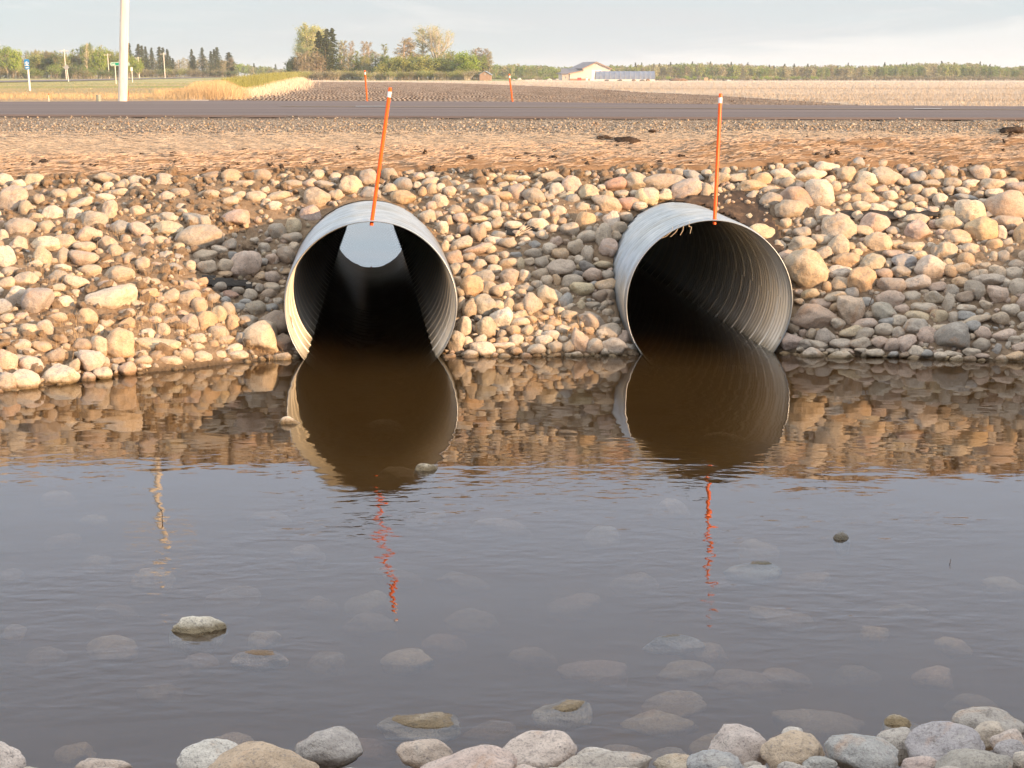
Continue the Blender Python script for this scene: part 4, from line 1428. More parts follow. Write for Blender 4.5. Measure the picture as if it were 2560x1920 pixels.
# ------------------------------------------------------------------ poles and signs
M_POLE, t = mat('bleached_wood')
pos = t.n('ShaderNodeNewGeometry').outputs['Position']
n1_ = t.noise(3.0, t.mapping(pos, scale=(6, 6, 0.5)), 5, 0.7)
n2_ = t.noise(7.0, t.mapping(pos, scale=(1, 1, 0.7)), 3, 0.6)
c = t.ramp(n1_, [(0.3, (0.62, 0.56, 0.48)), (0.6, (0.76, 0.70, 0.62))])
c = t.mix(t.mr(n2_, 0.67, 0.72, 0, 0.7), c, (0.2, 0.14, 0.09))
finish(t, c, 0.85, spec=0.1)
M_WPOST = simple('white_painted_post', (0.78, 0.75, 0.70), 0.6, var=0.04)
M_GREY = simple('grey_metal', (0.36, 0.37, 0.38), 0.6, 0.2, var=0.05)
M_SBLUE = simple('sign_blue', (0.03, 0.21, 0.50), 0.5, var=0.03)
M_SGREEN = simple('sign_green', (0.0, 0.28, 0.17), 0.5, var=0.03)
M_SWHITE = simple('sign_white', (0.80, 0.80, 0.78), 0.5, var=0.02)


def zray(px, py, D):
    return at_y(px, py, D).z


def text_mesh(name, body, size, material, parent, loc):
    cu = bpy.data.curves.new(name, 'FONT')
    cu.body = body
    cu.size = size
    cu.extrude = 0.004
    cu.offset = size * 0.02
    cu.align_x, cu.align_y = 'CENTER', 'CENTER'
    o = bpy.data.objects.new(name, cu)
    COL.objects.link(o)
    dg = bpy.context.evaluated_depsgraph_get()
    me = bpy.data.meshes.new_from_object(o.evaluated_get(dg))
    bpy.data.objects.remove(o)
    me.materials.clear(); me.materials.append(material)
    r = bpy.data.objects.new(name, me)
    COL.objects.link(r)
    r.parent = parent
    r.location = loc
    r.rotation_euler = (math.pi / 2, 0, 0)
    return r


# the big bleached pole
D = 56.0
b = gpoint(318.5, 0, D)
pole = thing('utility_pole', 'thick bleached wooden utility pole standing just beyond the road', 'utility pole', b)
top = at_y(312, -20, D)
lean = (top.x - b.x) / (top.z - b.z)
v, f = tube((0, 0, 0), (lean * 13.1, 0, 13.1), 0.152, 0.105, 28)
obj('shaft', v, f, M_POLE, pole, smooth=False)
v, f = box(lean * 12.6 - 1.2, lean * 12.6 + 1.2, -0.17, -0.115, 12.6 - .06, 12.6 + .06)
obj('crossarm', v, f, M_POLE, pole)

rows = [(15, 106, 204, 3, 1), (184, 123, 199.6, 2.6, 1), (289.5, 134, 197, 2.4, 1), (364, 142, 196, 2.4, 1), (427, 132, 189.5, 2.6, 1), (461.5, 150, 192, 2, 0),
        (495.5, 153, 192, 2.2, 1), (530, 160, 192.3, 2, 0), (554.5, 155, 191.4, 2.2, 1), (571, 157, 188, 1.8, 0), (584, 164, 191.8, 1.8, 0), (605, 166, 191.2, 1.8, 0),
        (623, 161, 191, 2, 0), (633, 167, 186, 1.6, 0), (645, 171, 192, 1.7, 0), (657.5, 172, 192, 1.7, 0), (669, 172, 191.6, 1.8, 0), (677.5, 173, 191.2, 1.5, 0),
        (685, 174, 191, 1.4, 0), (692, 176, 190.6, 1.4, 0), (699, 177, 190.4, 1.3, 0), (706, 177, 190.2, 1.5, 0), (712, 178, 190, 1.3, 0), (718, 175, 190, 1.6, 0)]
names = ['nearest', 'second', 'third', 'fourth', 'fifth', 'sixth', 'seventh', 'eighth', 'ninth', 'tenth', 'eleventh', 'twelfth', 'thirteenth', 'fourteenth',
         'fifteenth', 'sixteenth', 'seventeenth', 'eighteenth', 'nineteenth', 'twentieth', 'twenty first', 'twenty second', 'twenty third', 'farthest']
for i, (px, ty, by, wpx, arm) in enumerate(rows):
    D = 9.0 * F / (by - ty)
    D = min(D, 1900)
    D = max(D, 385)
    bz = zray(px, by, D)
    g = gz((px - 1280) / F * D, D)
    base_ = Vector(((px - 1280) / F * D, D, min(g, bz)))
    ztop = zray(px, ty, D)
    H = ztop - base_.z
    p = thing('utility_pole', f'{names[i]} pale utility pole from the left in the line beside the highway', 'utility pole', base_, 'utility poles along the highway')
    r = wpx / 2 * D / F
    v, f = tube((0, 0, 0), (-0.035 * H * 0.9, 0, H), r, r * 0.85, 8)
    obj('shaft', v, f, M_POLE, p)
    if arm:
        k = -0.035 * H * 0.9
        v, f = box(k - 1.25, k + 1.25, -r - .12, -r, H - .55, H - .40)
        obj('crossarm', v, f, M_POLE, p)
        for sx_ in (-1.15, 1.15):
            v, f = tube((k + sx_, -r - .06, H - .40), (k + sx_, -r - .06, H - .15), .06, .05, 6)
            obj('insulator', v, f, M_GREY, p)

# blue route sign
D = 142.0
u = D / F
b = gpoint(93, 0, D)
sg = thing('route_sign', 'blue route marker sign with a smaller blue tab below, on a white post', 'sign', b)
H = zray(89, 148, D) - b.z
lx = -3.8 * u
v, f = tube((0, 0, 0), (lx * 0.8, 0.05, H * 0.8), 2.6 * u, 2.4 * u, 10)
obj('post', v, f, M_WPOST, sg)
cx = lx * 0.9


def plate(w_, h_, z0, y, x0, material, name, parent, bev=0.12):
    v, f = box(-w_ / 2 + x0, w_ / 2 + x0, y, y + 0.02, z0, z0 + h_)
    bm = bmesh.new()
    bv = [bm.verts.new(q) for q in v]
    for q in f: bm.faces.new([bv[k] for k in q])
    ed = [e for e in bm.edges if abs(e.verts[0].co.y - e.verts[1].co.y) > 0.01]
    bmesh.ops.bevel(bm, geom=ed, offset=bev * min(w_, h_), segments=3, affect='EDGES')
    me = bpy.data.meshes.new(name)
    bm.to_mesh(me); bm.free()
    me.materials.append(material)
    o = bpy.data.objects.new(name, me)
    COL.objects.link(o)
    o.parent = parent
    return o


z1 = H
pn = plate(12.5 * u, 16.0 * u, z1 - 16.0 * u, -0.15, cx, M_SBLUE, 'route_panel', sg)
sh = plate(9.0 * u, 8.0 * u, z1 - 13.5 * u, -0.156, cx, M_SWHITE, 'shield', sg, 0.3)
text_mesh('route_number', '23', 7.2 * u, M_SBLUE, sg, (cx, -0.163, z1 - 9.2 * u))
v, f = box(cx - 5.4 * u, cx + 5.4 * u, -0.159, -0.151, z1 - 15.4 * u, z1 - 14.2 * u)
obj('border_line', v, f, M_SWHITE, sg)
plate(11.5 * u, 8.0 * u, z1 - 24.6 * u, -0.15, cx + 0.7 * u, M_SBLUE, 'lower_tab', sg)
v, f = box(cx + 0.7 * u - 3.6 * u, cx + 0.7 * u + 3.6 * u, -0.157, -0.151, z1 - 21.6 * u, z1 - 19.6 * u)
obj('tab_lettering', v, f, M_SWHITE, sg)

# back of the diamond sign
D = 380.0
u = D / F
b = gpoint(189, 0, D)
sg = thing('warning_sign', 'grey back of a diamond shaped road sign in front of a utility pole', 'sign', b)
H = zray(186, 168.5, D) - b.z
v, f = tube((0, 0, 0), (-3 * u, 0, H + 6 * u), 1.0 * u, 1.0 * u, 8)
obj('post', v, f, M_WPOST, sg)
c0 = -3 * u
v = [(c0 - 7.4 * u, -.35, H), (c0, -.35, H - 7.6 * u), (c0 + 7.4 * u, -.35, H), (c0, -.35, H + 7.6 * u)]
v += [(x, y + .06, z) for x, y, z in v]
f = [(0, 1, 2, 3), (7, 6, 5, 4), (0, 4, 5, 1), (1, 5, 6, 2), (2, 6, 7, 3), (3, 7, 4, 0)]
obj('panel', v, f, M_GREY, sg)

# green place sign
D = 262.0
u = D / F
b = gpoint(318, 0, D)
sg = thing('place_name_sign', 'long green place name sign on two posts behind the thick pole', 'sign', b)
H = zray(318, 155.5, D) - b.z
for xo in (-13.2, 14.4):
    v, f = tube((xo * u + 1.0 * u, 0, 0), (xo * u, 0, H - 2 * u), 1.3 * u, 1.3 * u, 8)
    obj('post', v, f, M_POLE, sg)
plate(48.5 * u, 8.8 * u, H - 8.8 * u, -0.2, 0, M_SWHITE, 'border', sg, 0.2)
plate(46.9 * u, 7.2 * u, H - 8.0 * u, -0.21, 0, M_SGREEN, 'green_panel', sg, 0.18)
for tx, xo in (('Can', -17.3), ('er', 11.0), ('9', 19.9)):
    text_mesh('lettering', tx, 7.0 * u, M_SWHITE, sg, (xo * u, -0.222, H - 4.6 * u))

# small white sign on a post
D = 330.0
u = D / F
b = gpoint(346.5, 0, D)
sg = thing('small_road_sign', 'small pale sign plate on a thin post, right of the thick pole', 'sign', b)
H = zray(346, 168, D) - b.z
v, f = tube((0, 0, 0), (-u, 0, H), 0.9 * u, 0.9 * u, 8)
obj('post', v, f, M_WPOST, sg)
plate(5.2 * u, 9.4 * u, H - 9.4 * u, -0.15, -0.8 * u, M_SWHITE, 'panel', sg)

# stub post, stake and survey lath on the verge
D = 70.0
u = D / F
b = gpoint(261.5, 0, D)
top = zray(261, 238, D)
st = thing('stub_post', 'short thick grey green metal stub left of the thick pole', 'post', (b.x, D, b.z))
v, f = tube((0, 0, 0), (0, 0, top - b.z), 6.3 * u, 6.0 * u, 20)
obj('tube', v, f, simple('grey_green_metal', (0.29, 0.31, 0.25), 0.6, 0.2), st)
v, f = tube((0, 0, top - b.z), (0, 0, top - b.z + 0.6 * u), 6.5 * u, 6.3 * u, 20)
obj('cap', v, f, M_GREY, st)
b = gpoint(331.5, 0, D)
st = thing('leaning_stake', 'thin leaning rusty red stake just right of the thick pole', 'stake', (b.x, D, b.z))
H = zray(335, 223, D) - b.z
v, f = tube((0, 0, 0), (4.5 * u, 0, H), 0.9 * u, 0.9 * u, 8)
obj('rod', v, f, simple('rusty_red', (0.42, 0.10, 0.04), 0.7), st)
v, f = box(2.0 * u, 6.6 * u, -0.03, -0.01, H - 5.5 * u, H)
obj('tag', v, f, simple('weathered_tag', (0.30, 0.24, 0.15), 0.8), st)
b = gpoint(138.5, 0, D)
st = thing('survey_lath', 'short pale survey lath with an orange top and yellow ribbon on the verge', 'stake', (b.x, D, b.z))
H = zray(137, 234, D) - b.z
v, f = box(-1.1 * u, 1.1 * u, -.01, .01, 0, H)
obj('lath', v, f, M_POLE, st)
v, f = box(-1.3 * u, 1.3 * u, -.015, .015, H - 3 * u, H)
obj('orange_tip', v, f, M_ORANGE, st)
v, f = [(0.6 * u, -.02, H - 3 * u), (1.6 * u, -.02, H - 3.6 * u), (5.2 * u, -.05, H - 11.5 * u), (2.6 * u, -.03, H - 11.5 * u)], [(0, 1, 2, 3)]
obj('ribbon', v, f, simple('yellow_ribbon', (0.85, 0.5, 0.08), 0.7), st)

# ------------------------------------------------------------------ trees
def leaf_mat(name, dark, light):
    m, t = mat(name)
    pos = t.n('ShaderNodeNewGeometry').outputs['Position']
    base_ = t.n('ShaderNodeObjectInfo').outputs['Color']
    n = t.noise(0.45, pos, 4, 0.7)
    n2 = t.noise(3.0, pos, 2, 0.7)
    k = t.math('ADD', t.math('MULTIPLY', n, 0.6), t.math('MULTIPLY', n2, 0.4))
    c = t.mix(t.mr(k, 0.35, 0.65), t.mix(1.0, base_, dark, 'MULTIPLY'), t.mix(1.0, base_, light, 'MULTIPLY'))
    finish(t, c, 0.9, spec=0.1)
    return m


M_LEAF = leaf_mat('foliage', (0.62, 0.66, 0.7), (1.3, 1.25, 1.1))
M_TWIG = leaf_mat('bark_and_twigs', (0.8, 0.8, 0.8), (1.2, 1.2, 1.2))


def tree_proto(kind, seed):
    """unit-height tree: (wood verts, faces), (leaf verts, faces)"""
    rg = random.Random(seed)
    WV, WF, LV, LF = [], [], [], []

    def limb(p, q, r0, r1, sides=4):
        v, f = tube(p, q, r0, r1, sides, caps=False)
        b = len(WV)
        WV.extend(tuple(x) for x in v)
        WF.extend(tuple(i + b for i in ff) for ff in f)

    def leaf(p, s, vert=0.0):
        n = Vector((rg.gauss(0, 1), rg.gauss(0, 1), rg.gauss(0, 1) + 0.2)).normalized()
        a = n.orthogonal().normalized() * s
        b = n.cross(a).normalized() * s * rg.uniform(0.5, 1.0)
        k = len(LV)
        LV.extend([tuple(p - a), tuple(p - b), tuple(p + a), tuple(p + b)])
        LF.append((k, k + 1, k + 2, k + 3))

    def grow(p, d, L, r, depth, spread, nchild, leafs, ls):
        q = p + d * L
        limb(p, q, r, r * 0.6, 4 if depth < 2 else 3)
        if depth == 0:
            for _ in range(leafs):
                leaf(p.lerp(q, rg.uniform(0.1, 1.15)) + Vector((rg.gauss(0, 1), rg.gauss(0, 1), rg.gauss(0, 1))) * L * 0.28, ls * rg.uniform(.6, 1.3))
            return
        for k in range(nchild):
            u = rg.uniform(0.35, 1.0) if k else 1.0
            s = p.lerp(q, u)
            nd = (d + Vector((rg.gauss(0, spread), rg.gauss(0, spread), rg.gauss(0, spread * 0.5) + 0.12))).normalized()
            grow(s, nd, L * rg.uniform(0.55, 0.8), r * 0.55, depth - 1, spread, nchild, leafs, ls)

    Z = Vector((0, 0, 1))
    if kind == 'spruce':
        limb(Vector((0, 0, 0)), Vector((0, 0, .98)), .014, .002, 6)
        for k in range(46):
            z = 0.06 + 0.92 * (k / 46) ** 0.95
            R = 0.19 * (1 - z) ** 0.75 * rg.uniform(.5, 1.25) + 0.006
            for j in range(8):
                a = rg.uniform(0, 6.283)
                R2 = R * rg.uniform(.55, 1.15)
                tip = Vector((math.cos(a) * R2, math.sin(a) * R2, z - R2 * 0.45))
                rt = Vector((0, 0, z))
                side = Vector((-math.sin(a), math.cos(a), 0)) * R2 * 0.22
                for m_ in range(4):
                    c0 = rt.lerp(tip, 0.25 + m_ * 0.25)
                    for _ in range(2):
                        leaf(c0 + side * rg.uniform(-1, 1) + Vector((0, 0, rg.uniform(-.012, .006))), 0.009 * rg.uniform(.7, 1.5))
        return (WV, WF), (LV, LF)
    if kind == 'poplar':       # upswept, many fine limbs
        limb(Vector((0, 0, 0)), Vector((0, 0, .5)), .014, .008, 6)
        for k in range(46):
            z = 0.10 + 0.72 * (k / 46)
            a = rg.uniform(0, 6.283)
            d = Vector((math.cos(a) * .40, math.sin(a) * .40, 1)).normalized()
            s = Vector((0, 0, z * 0.8)) + Vector((math.cos(a), math.sin(a), 0)) * .02
            grow(s, d, 0.17 * (1.25 - z * .75), .005, 2, .26, 3, 24, .0058)
        return (WV, WF), (LV, LF)
    if kind == 'thin':         # thin bare stem with a light top
        limb(Vector((0, 0, 0)), Vector((.01, 0, .55)), .012, .008, 5)
        limb(Vector((.01, 0, .55)), Vector((0, 0, .92)), .008, .003, 4)
        for k in range(34):
            z = 0.25 + 0.69 * (k / 34)
            a = rg.uniform(0, 6.283)
            d = Vector((math.cos(a) * .7, math.sin(a) * .7, .8)).normalized()
            grow(Vector((0, 0, z)), d, .085 * (1.4 - z * .8), .0045, 1, .45, 4, 9, .0080)
        return (WV, WF), (LV, LF)
    if kind == 'spread':       # big old cottonwood
        limb(Vector((0, 0, 0)), Vector((0, 0, .30)), .024, .019, 8)
        for k in range(10):
            a = k * 2.4 + rg.uniform(-.3, .3)
            t_ = rg.uniform(.15, .75)
            d = Vector((math.cos(a) * t_, math.sin(a) * t_, 1)).normalized()
            grow(Vector((0, 0, rg.uniform(.22, .32))), d, .27, .014, 4, .36, 3, 3, .0075)
        return (WV, WF), (LV, LF)
    if kind == 'bush':         # many stems from the ground
        for k in range(34):
            a = rg.uniform(0, 6.283)
            t_ = rg.uniform(0.05, .55)
            d = Vector((math.cos(a) * t_, math.sin(a) * t_, 1)).normalized()
            s = Vector((math.cos(a), math.sin(a), 0)) * rg.uniform(0, .22)
            grow(s, d, rg.uniform(.35, .5), .008, 2, .30, 3, 9, .020)
        return (WV, WF), (LV, LF)
    if kind == 'round':        # leafy crown
        limb(Vector((0, 0, 0)), Vector((0, 0, .35)), .02, .014, 6)
        for k in range(26):
            a = rg.uniform(0, 6.283)
            t_ = rg.uniform(.2, 1.2)
            d = Vector((math.cos(a) * t_, math.sin(a) * t_, .9)).normalized()
            grow(Vector((0, 0, rg.uniform(.12, .5))), d, .21, .008, 2, .42, 3, 14, .015)
        return (WV, WF), (LV, LF)


PROT = {}
for kind, n in (('spruce', 3), ('poplar', 2), ('thin', 4), ('spread', 1), ('bush', 3), ('round', 4)):
    for k in range(n):
        (wv, wf), (lv, lf) = tree_proto(kind, 50 + k * 7 + len(kind))
        zmax = max(max(p[2] for p in lv), max(p[2] for p in wv))
        xr = sorted(abs(p[0]) for p in lv)[int(len(lv) * .96)]
        res = []
        for nm, vv, ff, mm in (('trunk', wv, wf, M_TWIG), ('crown', lv, lf, M_LEAF)):
            A = np.array(vv) * np.array((0.5 / xr, 0.5 / xr, 1 / zmax))
            me = bpy.data.meshes.new(f'{kind}_{nm}')
            me.from_pydata(A.tolist(), [], ff)
            me.materials.append(mm)
            me.update()
            res.append((nm, me, A, np.array([list(q) if len(q) == 4 else list(q) + [q[-1]] for q in ff])))
        PROT.setdefault(kind, []).append(res)

GREENS = {'lime': (0.26, 0.36, 0.06), 'green': (0.20, 0.28, 0.08), 'olive': (0.27, 0.31, 0.11), 'tan': (0.37, 0.35, 0.20), 'yellow': (0.37, 0.39, 0.13),
          'spruce': (0.075, 0.095, 0.045), 'brown': (0.29, 0.265, 0.165), 'dark': (0.11, 0.16, 0.065), 'gold': (0.43, 0.45, 0.21), 'pink': (0.37, 0.32, 0.215)}
BARK = {'pale': (0.52, 0.46, 0.37), 'brown': (0.22, 0.17, 0.12), 'grey': (0.30, 0.27, 0.22), 'pink': (0.42, 0.33, 0.25)}
rt = random.Random(4)


def tree(px, ty, by, D, wpx, kind, leafc, barkc, label, group, name=None):
    x = (px - 1280) / F * D
    g = gz(x, D)
    zb = min(g, zray(px, by, D))
    zt = zray(px, ty, D)
    H = zt - zb
    W = wpx * D / F * (1.4 if kind == 'spruce' else 1.0)
    t0 = thing(name or {'spruce': 'spruce_tree', 'poplar': 'poplar_tree', 'thin': 'aspen_tree', 'spread': 'cottonwood_tree', 'bush': 'willow_bush', 'round': 'leafy_tree'}[kind],
               label, 'bush' if kind == 'bush' else 'tree', (x, D, zb), group)
    t0.rotation_euler = (0, 0, rt.uniform(0, 6.28))
    t0.scale = (W, W, H)
    for nm, me, _, _ in rt.choice(PROT[kind]):
        o = bpy.data.objects.new(nm, me)
        COL.objects.link(o)
        o.parent = t0
        c_ = GREENS[leafc] if nm == 'crown' else BARK[barkc]
        k = rt.uniform(.88, 1.12)
        o.color = (c_[0] * k, c_[1] * k, c_[2] * k, 1)
    return t0


GL, GC = 'trees of the wood left of the thick pole', 'trees of the clump behind the tilled field'
LWORD = {'lime': 'bright lime', 'green': 'green', 'olive': 'olive', 'tan': 'tan', 'yellow': 'yellowish', 'spruce': 'dark', 'brown': 'brownish', 'dark': 'dark green', 'gold': 'golden', 'pink': 'pale brown'}
todo = []
sky_px = [-120, 0, 40, 60, 90, 115, 130, 170, 200, 222, 237, 250, 270, 290, 315, 345]
sky_y = [122, 124, 110, 116, 128, 121, 117, 125, 122, 118, 106, 124, 110, 118, 122, 132]
# left wood
x = -110
while x < 326:
    t_y = np.interp(x, sky_px, sky_y) + rt.uniform(-3, 7)
    kind = rt.choice(['round', 'round', 'thin', 'thin', 'poplar'])
    col_ = rt.choice(['green', 'olive', 'tan', 'green', 'olive', 'brown'] if 90 < x < 210 else ['green', 'lime', 'olive', 'tan', 'green'])
    todo.append((x, t_y, 199, 640 + rt.uniform(-30, 40), rt.uniform(24, 36) if kind != 'thin' else rt.uniform(16, 24), kind, col_, rt.choice(['pale', 'grey', 'grey']), GL))
    if rt.random() < 0.75:
        todo.append((x + rt.uniform(-5, 5), rt.uniform(150, 168), 200, 600 + rt.uniform(-10, 20), rt.uniform(26, 44), 'bush', rt.choice(['dark', 'olive', 'green', 'brown']), 'grey', GL))
    if rt.random() < 0.7:
        todo.append((x + rt.uniform(-5, 5), t_y + rt.uniform(5, 16), 199, 620, rt.uniform(26, 36), 'round', rt.choice(['olive', 'green', 'brown', 'dark']), 'grey', GL))
    x += rt.uniform(9, 13)
for x, ty, w_, c_ in ((236, 106, 16, 'tan'), (270, 110, 34, 'lime'), (338, 132, 28, 'lime'), (362, 140, 26, 'lime'), (40, 112, 40, 'green'), (60, 116, 34, 'lime')):
    todo.append((x, ty, 198, 610, w_, 'round' if w_ > 20 else 'thin', c_, 'pale', GL))
for x, ty, w_ in ((329, 116, 14), (341, 107, 22), (364, 109, 22), (372, 113, 18), (381, 115, 17), (396, 118, 16), (415, 116, 20), (424, 118, 18), (434, 122, 18), (440, 140, 16),
                  (494, 122, 16), (498, 138, 20), (520, 118, 18), (541, 127, 15), (549, 122, 17), (556, 117, 22), (585, 130, 26), (592, 168, 22), (447, 145, 14), (382, 136, 16)):
    todo.append((x, ty, 192, 830 + rt.uniform(-30, 30), w_, 'spruce', 'spruce', 'brown', GL))
x = 335
while x < 600:
    todo.append((x, rt.uniform(134, 152) + (14 if x > 440 else 0) * rt.random(), 192.5, 870 + rt.uniform(-50, 60), rt.uniform(14, 24), rt.choice(['thin', 'thin', 'round']),
                 rt.choice(['tan', 'brown', 'olive', 'brown', 'tan', 'yellow']), rt.choice(['pale', 'pink', 'grey']), GL))
    x += rt.uniform(8, 12)
for x in range(335, 600, 13):
    todo.append((x, rt.uniform(165, 176), 193.5, 800, 26, 'bush', rt.choice(['olive', 'brown', 'dark']), 'grey', GL))
x = -100
while x < 330:
    todo.append((x, rt.uniform(150, 163), 199, 690 + rt.uniform(-5, 10), rt.uniform(34, 50), 'bush', rt.choice(['dark', 'olive', 'green', 'olive']), 'grey', GL))
    x += rt.uniform(15, 21)
x = 750
while x < 1215:
    todo.append((x, rt.uniform(152, 164), 199, 592 + rt.uniform(-5, 5), rt.uniform(34, 48), 'bush', rt.choice(['dark', 'olive', 'green', 'olive']), 'grey', GC))
    x += rt.uniform(16, 22)
# centre clump
C = GC
todo += [(790, 53, 197, 575, 66, 'poplar', 'gold', 'pale', C), (776, 62, 197, 580, 48, 'poplar', 'gold', 'pale', C), (806, 62, 197, 585, 46, 'poplar', 'gold', 'pale', C),
         (770, 110, 197, 560, 36, 'poplar', 'gold', 'pale', C),
         (807, 76, 198, 545, 34, 'spruce', 'spruce', 'brown', C), (827, 71, 198, 545, 36, 'spruce', 'spruce', 'brown', C), (839, 69, 198, 550, 34, 'spruce', 'spruce', 'brown', C),
         (822, 96, 198, 540, 44, 'spruce', 'spruce', 'brown', C),
         (742, 137, 198, 530, 32, 'round', 'dark', 'grey', C), (752, 142, 198, 528, 26, 'thin', 'brown', 'grey', C), (735, 150, 198, 530, 22, 'round', 'dark', 'grey', C),
         (858, 98, 198, 560, 24, 'thin', 'gold', 'pink', C), (868, 100, 198, 560, 20, 'thin', 'tan', 'pink', C), (885, 99, 198, 560, 22, 'thin', 'pink', 'pink', C), (897, 126, 198, 555, 22, 'thin', 'olive', 'grey', C),
         (918, 102, 198, 560, 26, 'thin', 'pink', 'pink', C), (929, 104, 198, 562, 20, 'thin', 'pink', 'pink', C), (966, 109, 198, 560, 22, 'thin', 'olive', 'grey', C),
         (1015, 92, 198, 570, 56, 'thin', 'pink', 'pink', C), (1030, 98, 198, 572, 40, 'thin', 'pink', 'pink', C),
         (1095, 58, 198, 575, 100, 'spread', 'gold', 'pale', C), (1062, 70, 198, 580, 50, 'thin', 'gold', 'pale', C),
         (1163, 124, 199, 535, 44, 'round', 'lime', 'grey', C), (1178, 132, 199, 533, 38, 'round', 'lime', 'grey', C), (1146, 134, 199, 533, 34, 'round', 'green', 'grey', C), (1172, 150, 199, 530, 50, 'round', 'lime', 'grey', C),
         (1192, 118, 199, 560, 34, 'thin', 'pink', 'pink', C), (1210, 119, 199, 560, 40, 'thin', 'pink', 'pink', C), (1221, 128, 199, 560, 26, 'thin', 'tan', 'grey', C),
         (1127, 120, 198, 570, 44, 'round', 'olive', 'grey', C), (1040, 126, 198, 570, 34, 'round', 'green', 'grey', C)]
for x in (757, 765, 773, 781, 788, 796, 803, 811):
    todo.append((x, rt.uniform(124, 140), 198, 528, rt.uniform(20, 28), 'thin', rt.choice(['pink', 'brown', 'pink']), rt.choice(['pale', 'pink']), C))
x = 862
while x < 1225:
    k = rt.choice(['round', 'thin', 'thin', 'poplar'])
    todo.append((x, rt.uniform(126, 146), 198, 550 + rt.uniform(-8, 8), rt.uniform(24, 34), k, rt.choice(['olive', 'yellow', 'olive', 'green', 'tan']), rt.choice(['pale', 'grey']), C))
    x += rt.uniform(11, 16)
for x, ty, w_, c_ in ((985, 143, 40, 'olive'), (1010, 140, 46, 'yellow'), (1040, 136, 52, 'olive'), (1070, 132, 54, 'yellow'), (1095, 140, 50, 'olive'), (1118, 146, 48, 'yellow'), (960, 150, 36, 'yellow'),
                      (1055, 152, 56, 'yellow'), (1135, 160, 40, 'olive')):
    todo.append((x, ty, 199, 538, w_, 'round', c_, 'grey', C))
x = 745
while x < 1215:
    todo.append((x, rt.uniform(168, 180), 200, 520 + rt.uniform(-5, 5), rt.uniform(24, 40), 'bush', rt.choice(['olive', 'yellow', 'tan', 'brown']), rt.choice(['grey', 'pale']), C))
    x += rt.uniform(12, 18)
# labels unique by ordinal
bk = {}
for q in todo:
    if q[0] < -90: pass
    kindw = {'spruce': 'spruce', 'poplar': 'upswept tree', 'thin': 'thin stemmed tree', 'spread': 'spreading cottonwood', 'bush': 'low bush', 'round': 'leafy tree'}[q[5]]
    where = 'in the left wood' if q[8] == GL else 'in the clump behind the field'
    tall = 'tall' if (q[2] - q[1]) > 72 else ('short' if (q[2] - q[1]) < 40 else 'middling')
    bk.setdefault((tall, LWORD[q[6]], kindw, where), []).append(q)
for key, L in bk.items():
    L.sort(key=lambda q: q[0])
    for i, q in enumerate(L):
        pl = {'low bush': 'low bushes'}.get(key[2], key[2] + 's')
        lab = f'{key[0]} {key[1]} {key[2]} {key[3]}' if len(L) == 1 else f'{ORD[i + 1]} {key[0]} {key[1]} {key[2]} from left, {key[3]}'
        tree(*q[:8], lab, q[8])

# the long far-off woods read as one mass
def woods(name, spec, label):
    VL, FL, VW, FW, CL_, CW = [], [], [], [], [], []
    bl = bw = 0
    for px, ty, by, D, wpx, kind, cc, bc in spec:
        xx = (px - 1280) / F * D
        zb = min(gz(xx, D), zray(px, by, D)); H = zray(px, ty, D) - zb; W = wpx * D / F
        pr = rt.choice(PROT[kind])
        a = rt.uniform(0, 6.28); ca, sa = math.cos(a), math.sin(a)
        for nm, me, A, Fq in pr:
            step = 5 if nm == 'crown' else 3
            Fs = Fq[::step]
            if nm == 'crown':
                q = A[Fs.ravel()].reshape(-1, 4, 3)
                cen = q.mean(1, keepdims=True)
                q = cen + (q - cen) * 2.6
                B = q.reshape(-1, 3); Fn = np.arange(len(B)).reshape(-1, 4)
            else:
                B = A[Fs.ravel()]; Fn = np.arange(len(B)).reshape(-1, 4)
            C_ = np.stack([(B[:, 0] * ca - B[:, 1] * sa) * W + xx, (B[:, 0] * sa + B[:, 1] * ca) * W + D, B[:, 2] * H + zb], 1)
            c0 = np.array((*(GREENS[cc] if nm == 'crown' else BARK[bc]), 1)) * rt.uniform(.85, 1.15)
            if nm == 'crown':
                VL.append(C_); FL.append(Fn + bl); bl += len(C_); CL_.append(np.tile(c0, (len(C_), 1)))
            else:
                VL.append(C_); FL.append(Fn + bl); bl += len(C_); CL_.append(np.tile(c0, (len(C_), 1)))
    o = obj(name, np.concatenate(VL), np.concatenate(FL), M_WOODS)
    at = o.data.color_attributes.new('tint', 'FLOAT_COLOR', 'POINT')
    at.data.foreach_set('color', np.concatenate(CL_).astype(np.float32).ravel())
    tag(o, label, 'wood', kind='stuff')


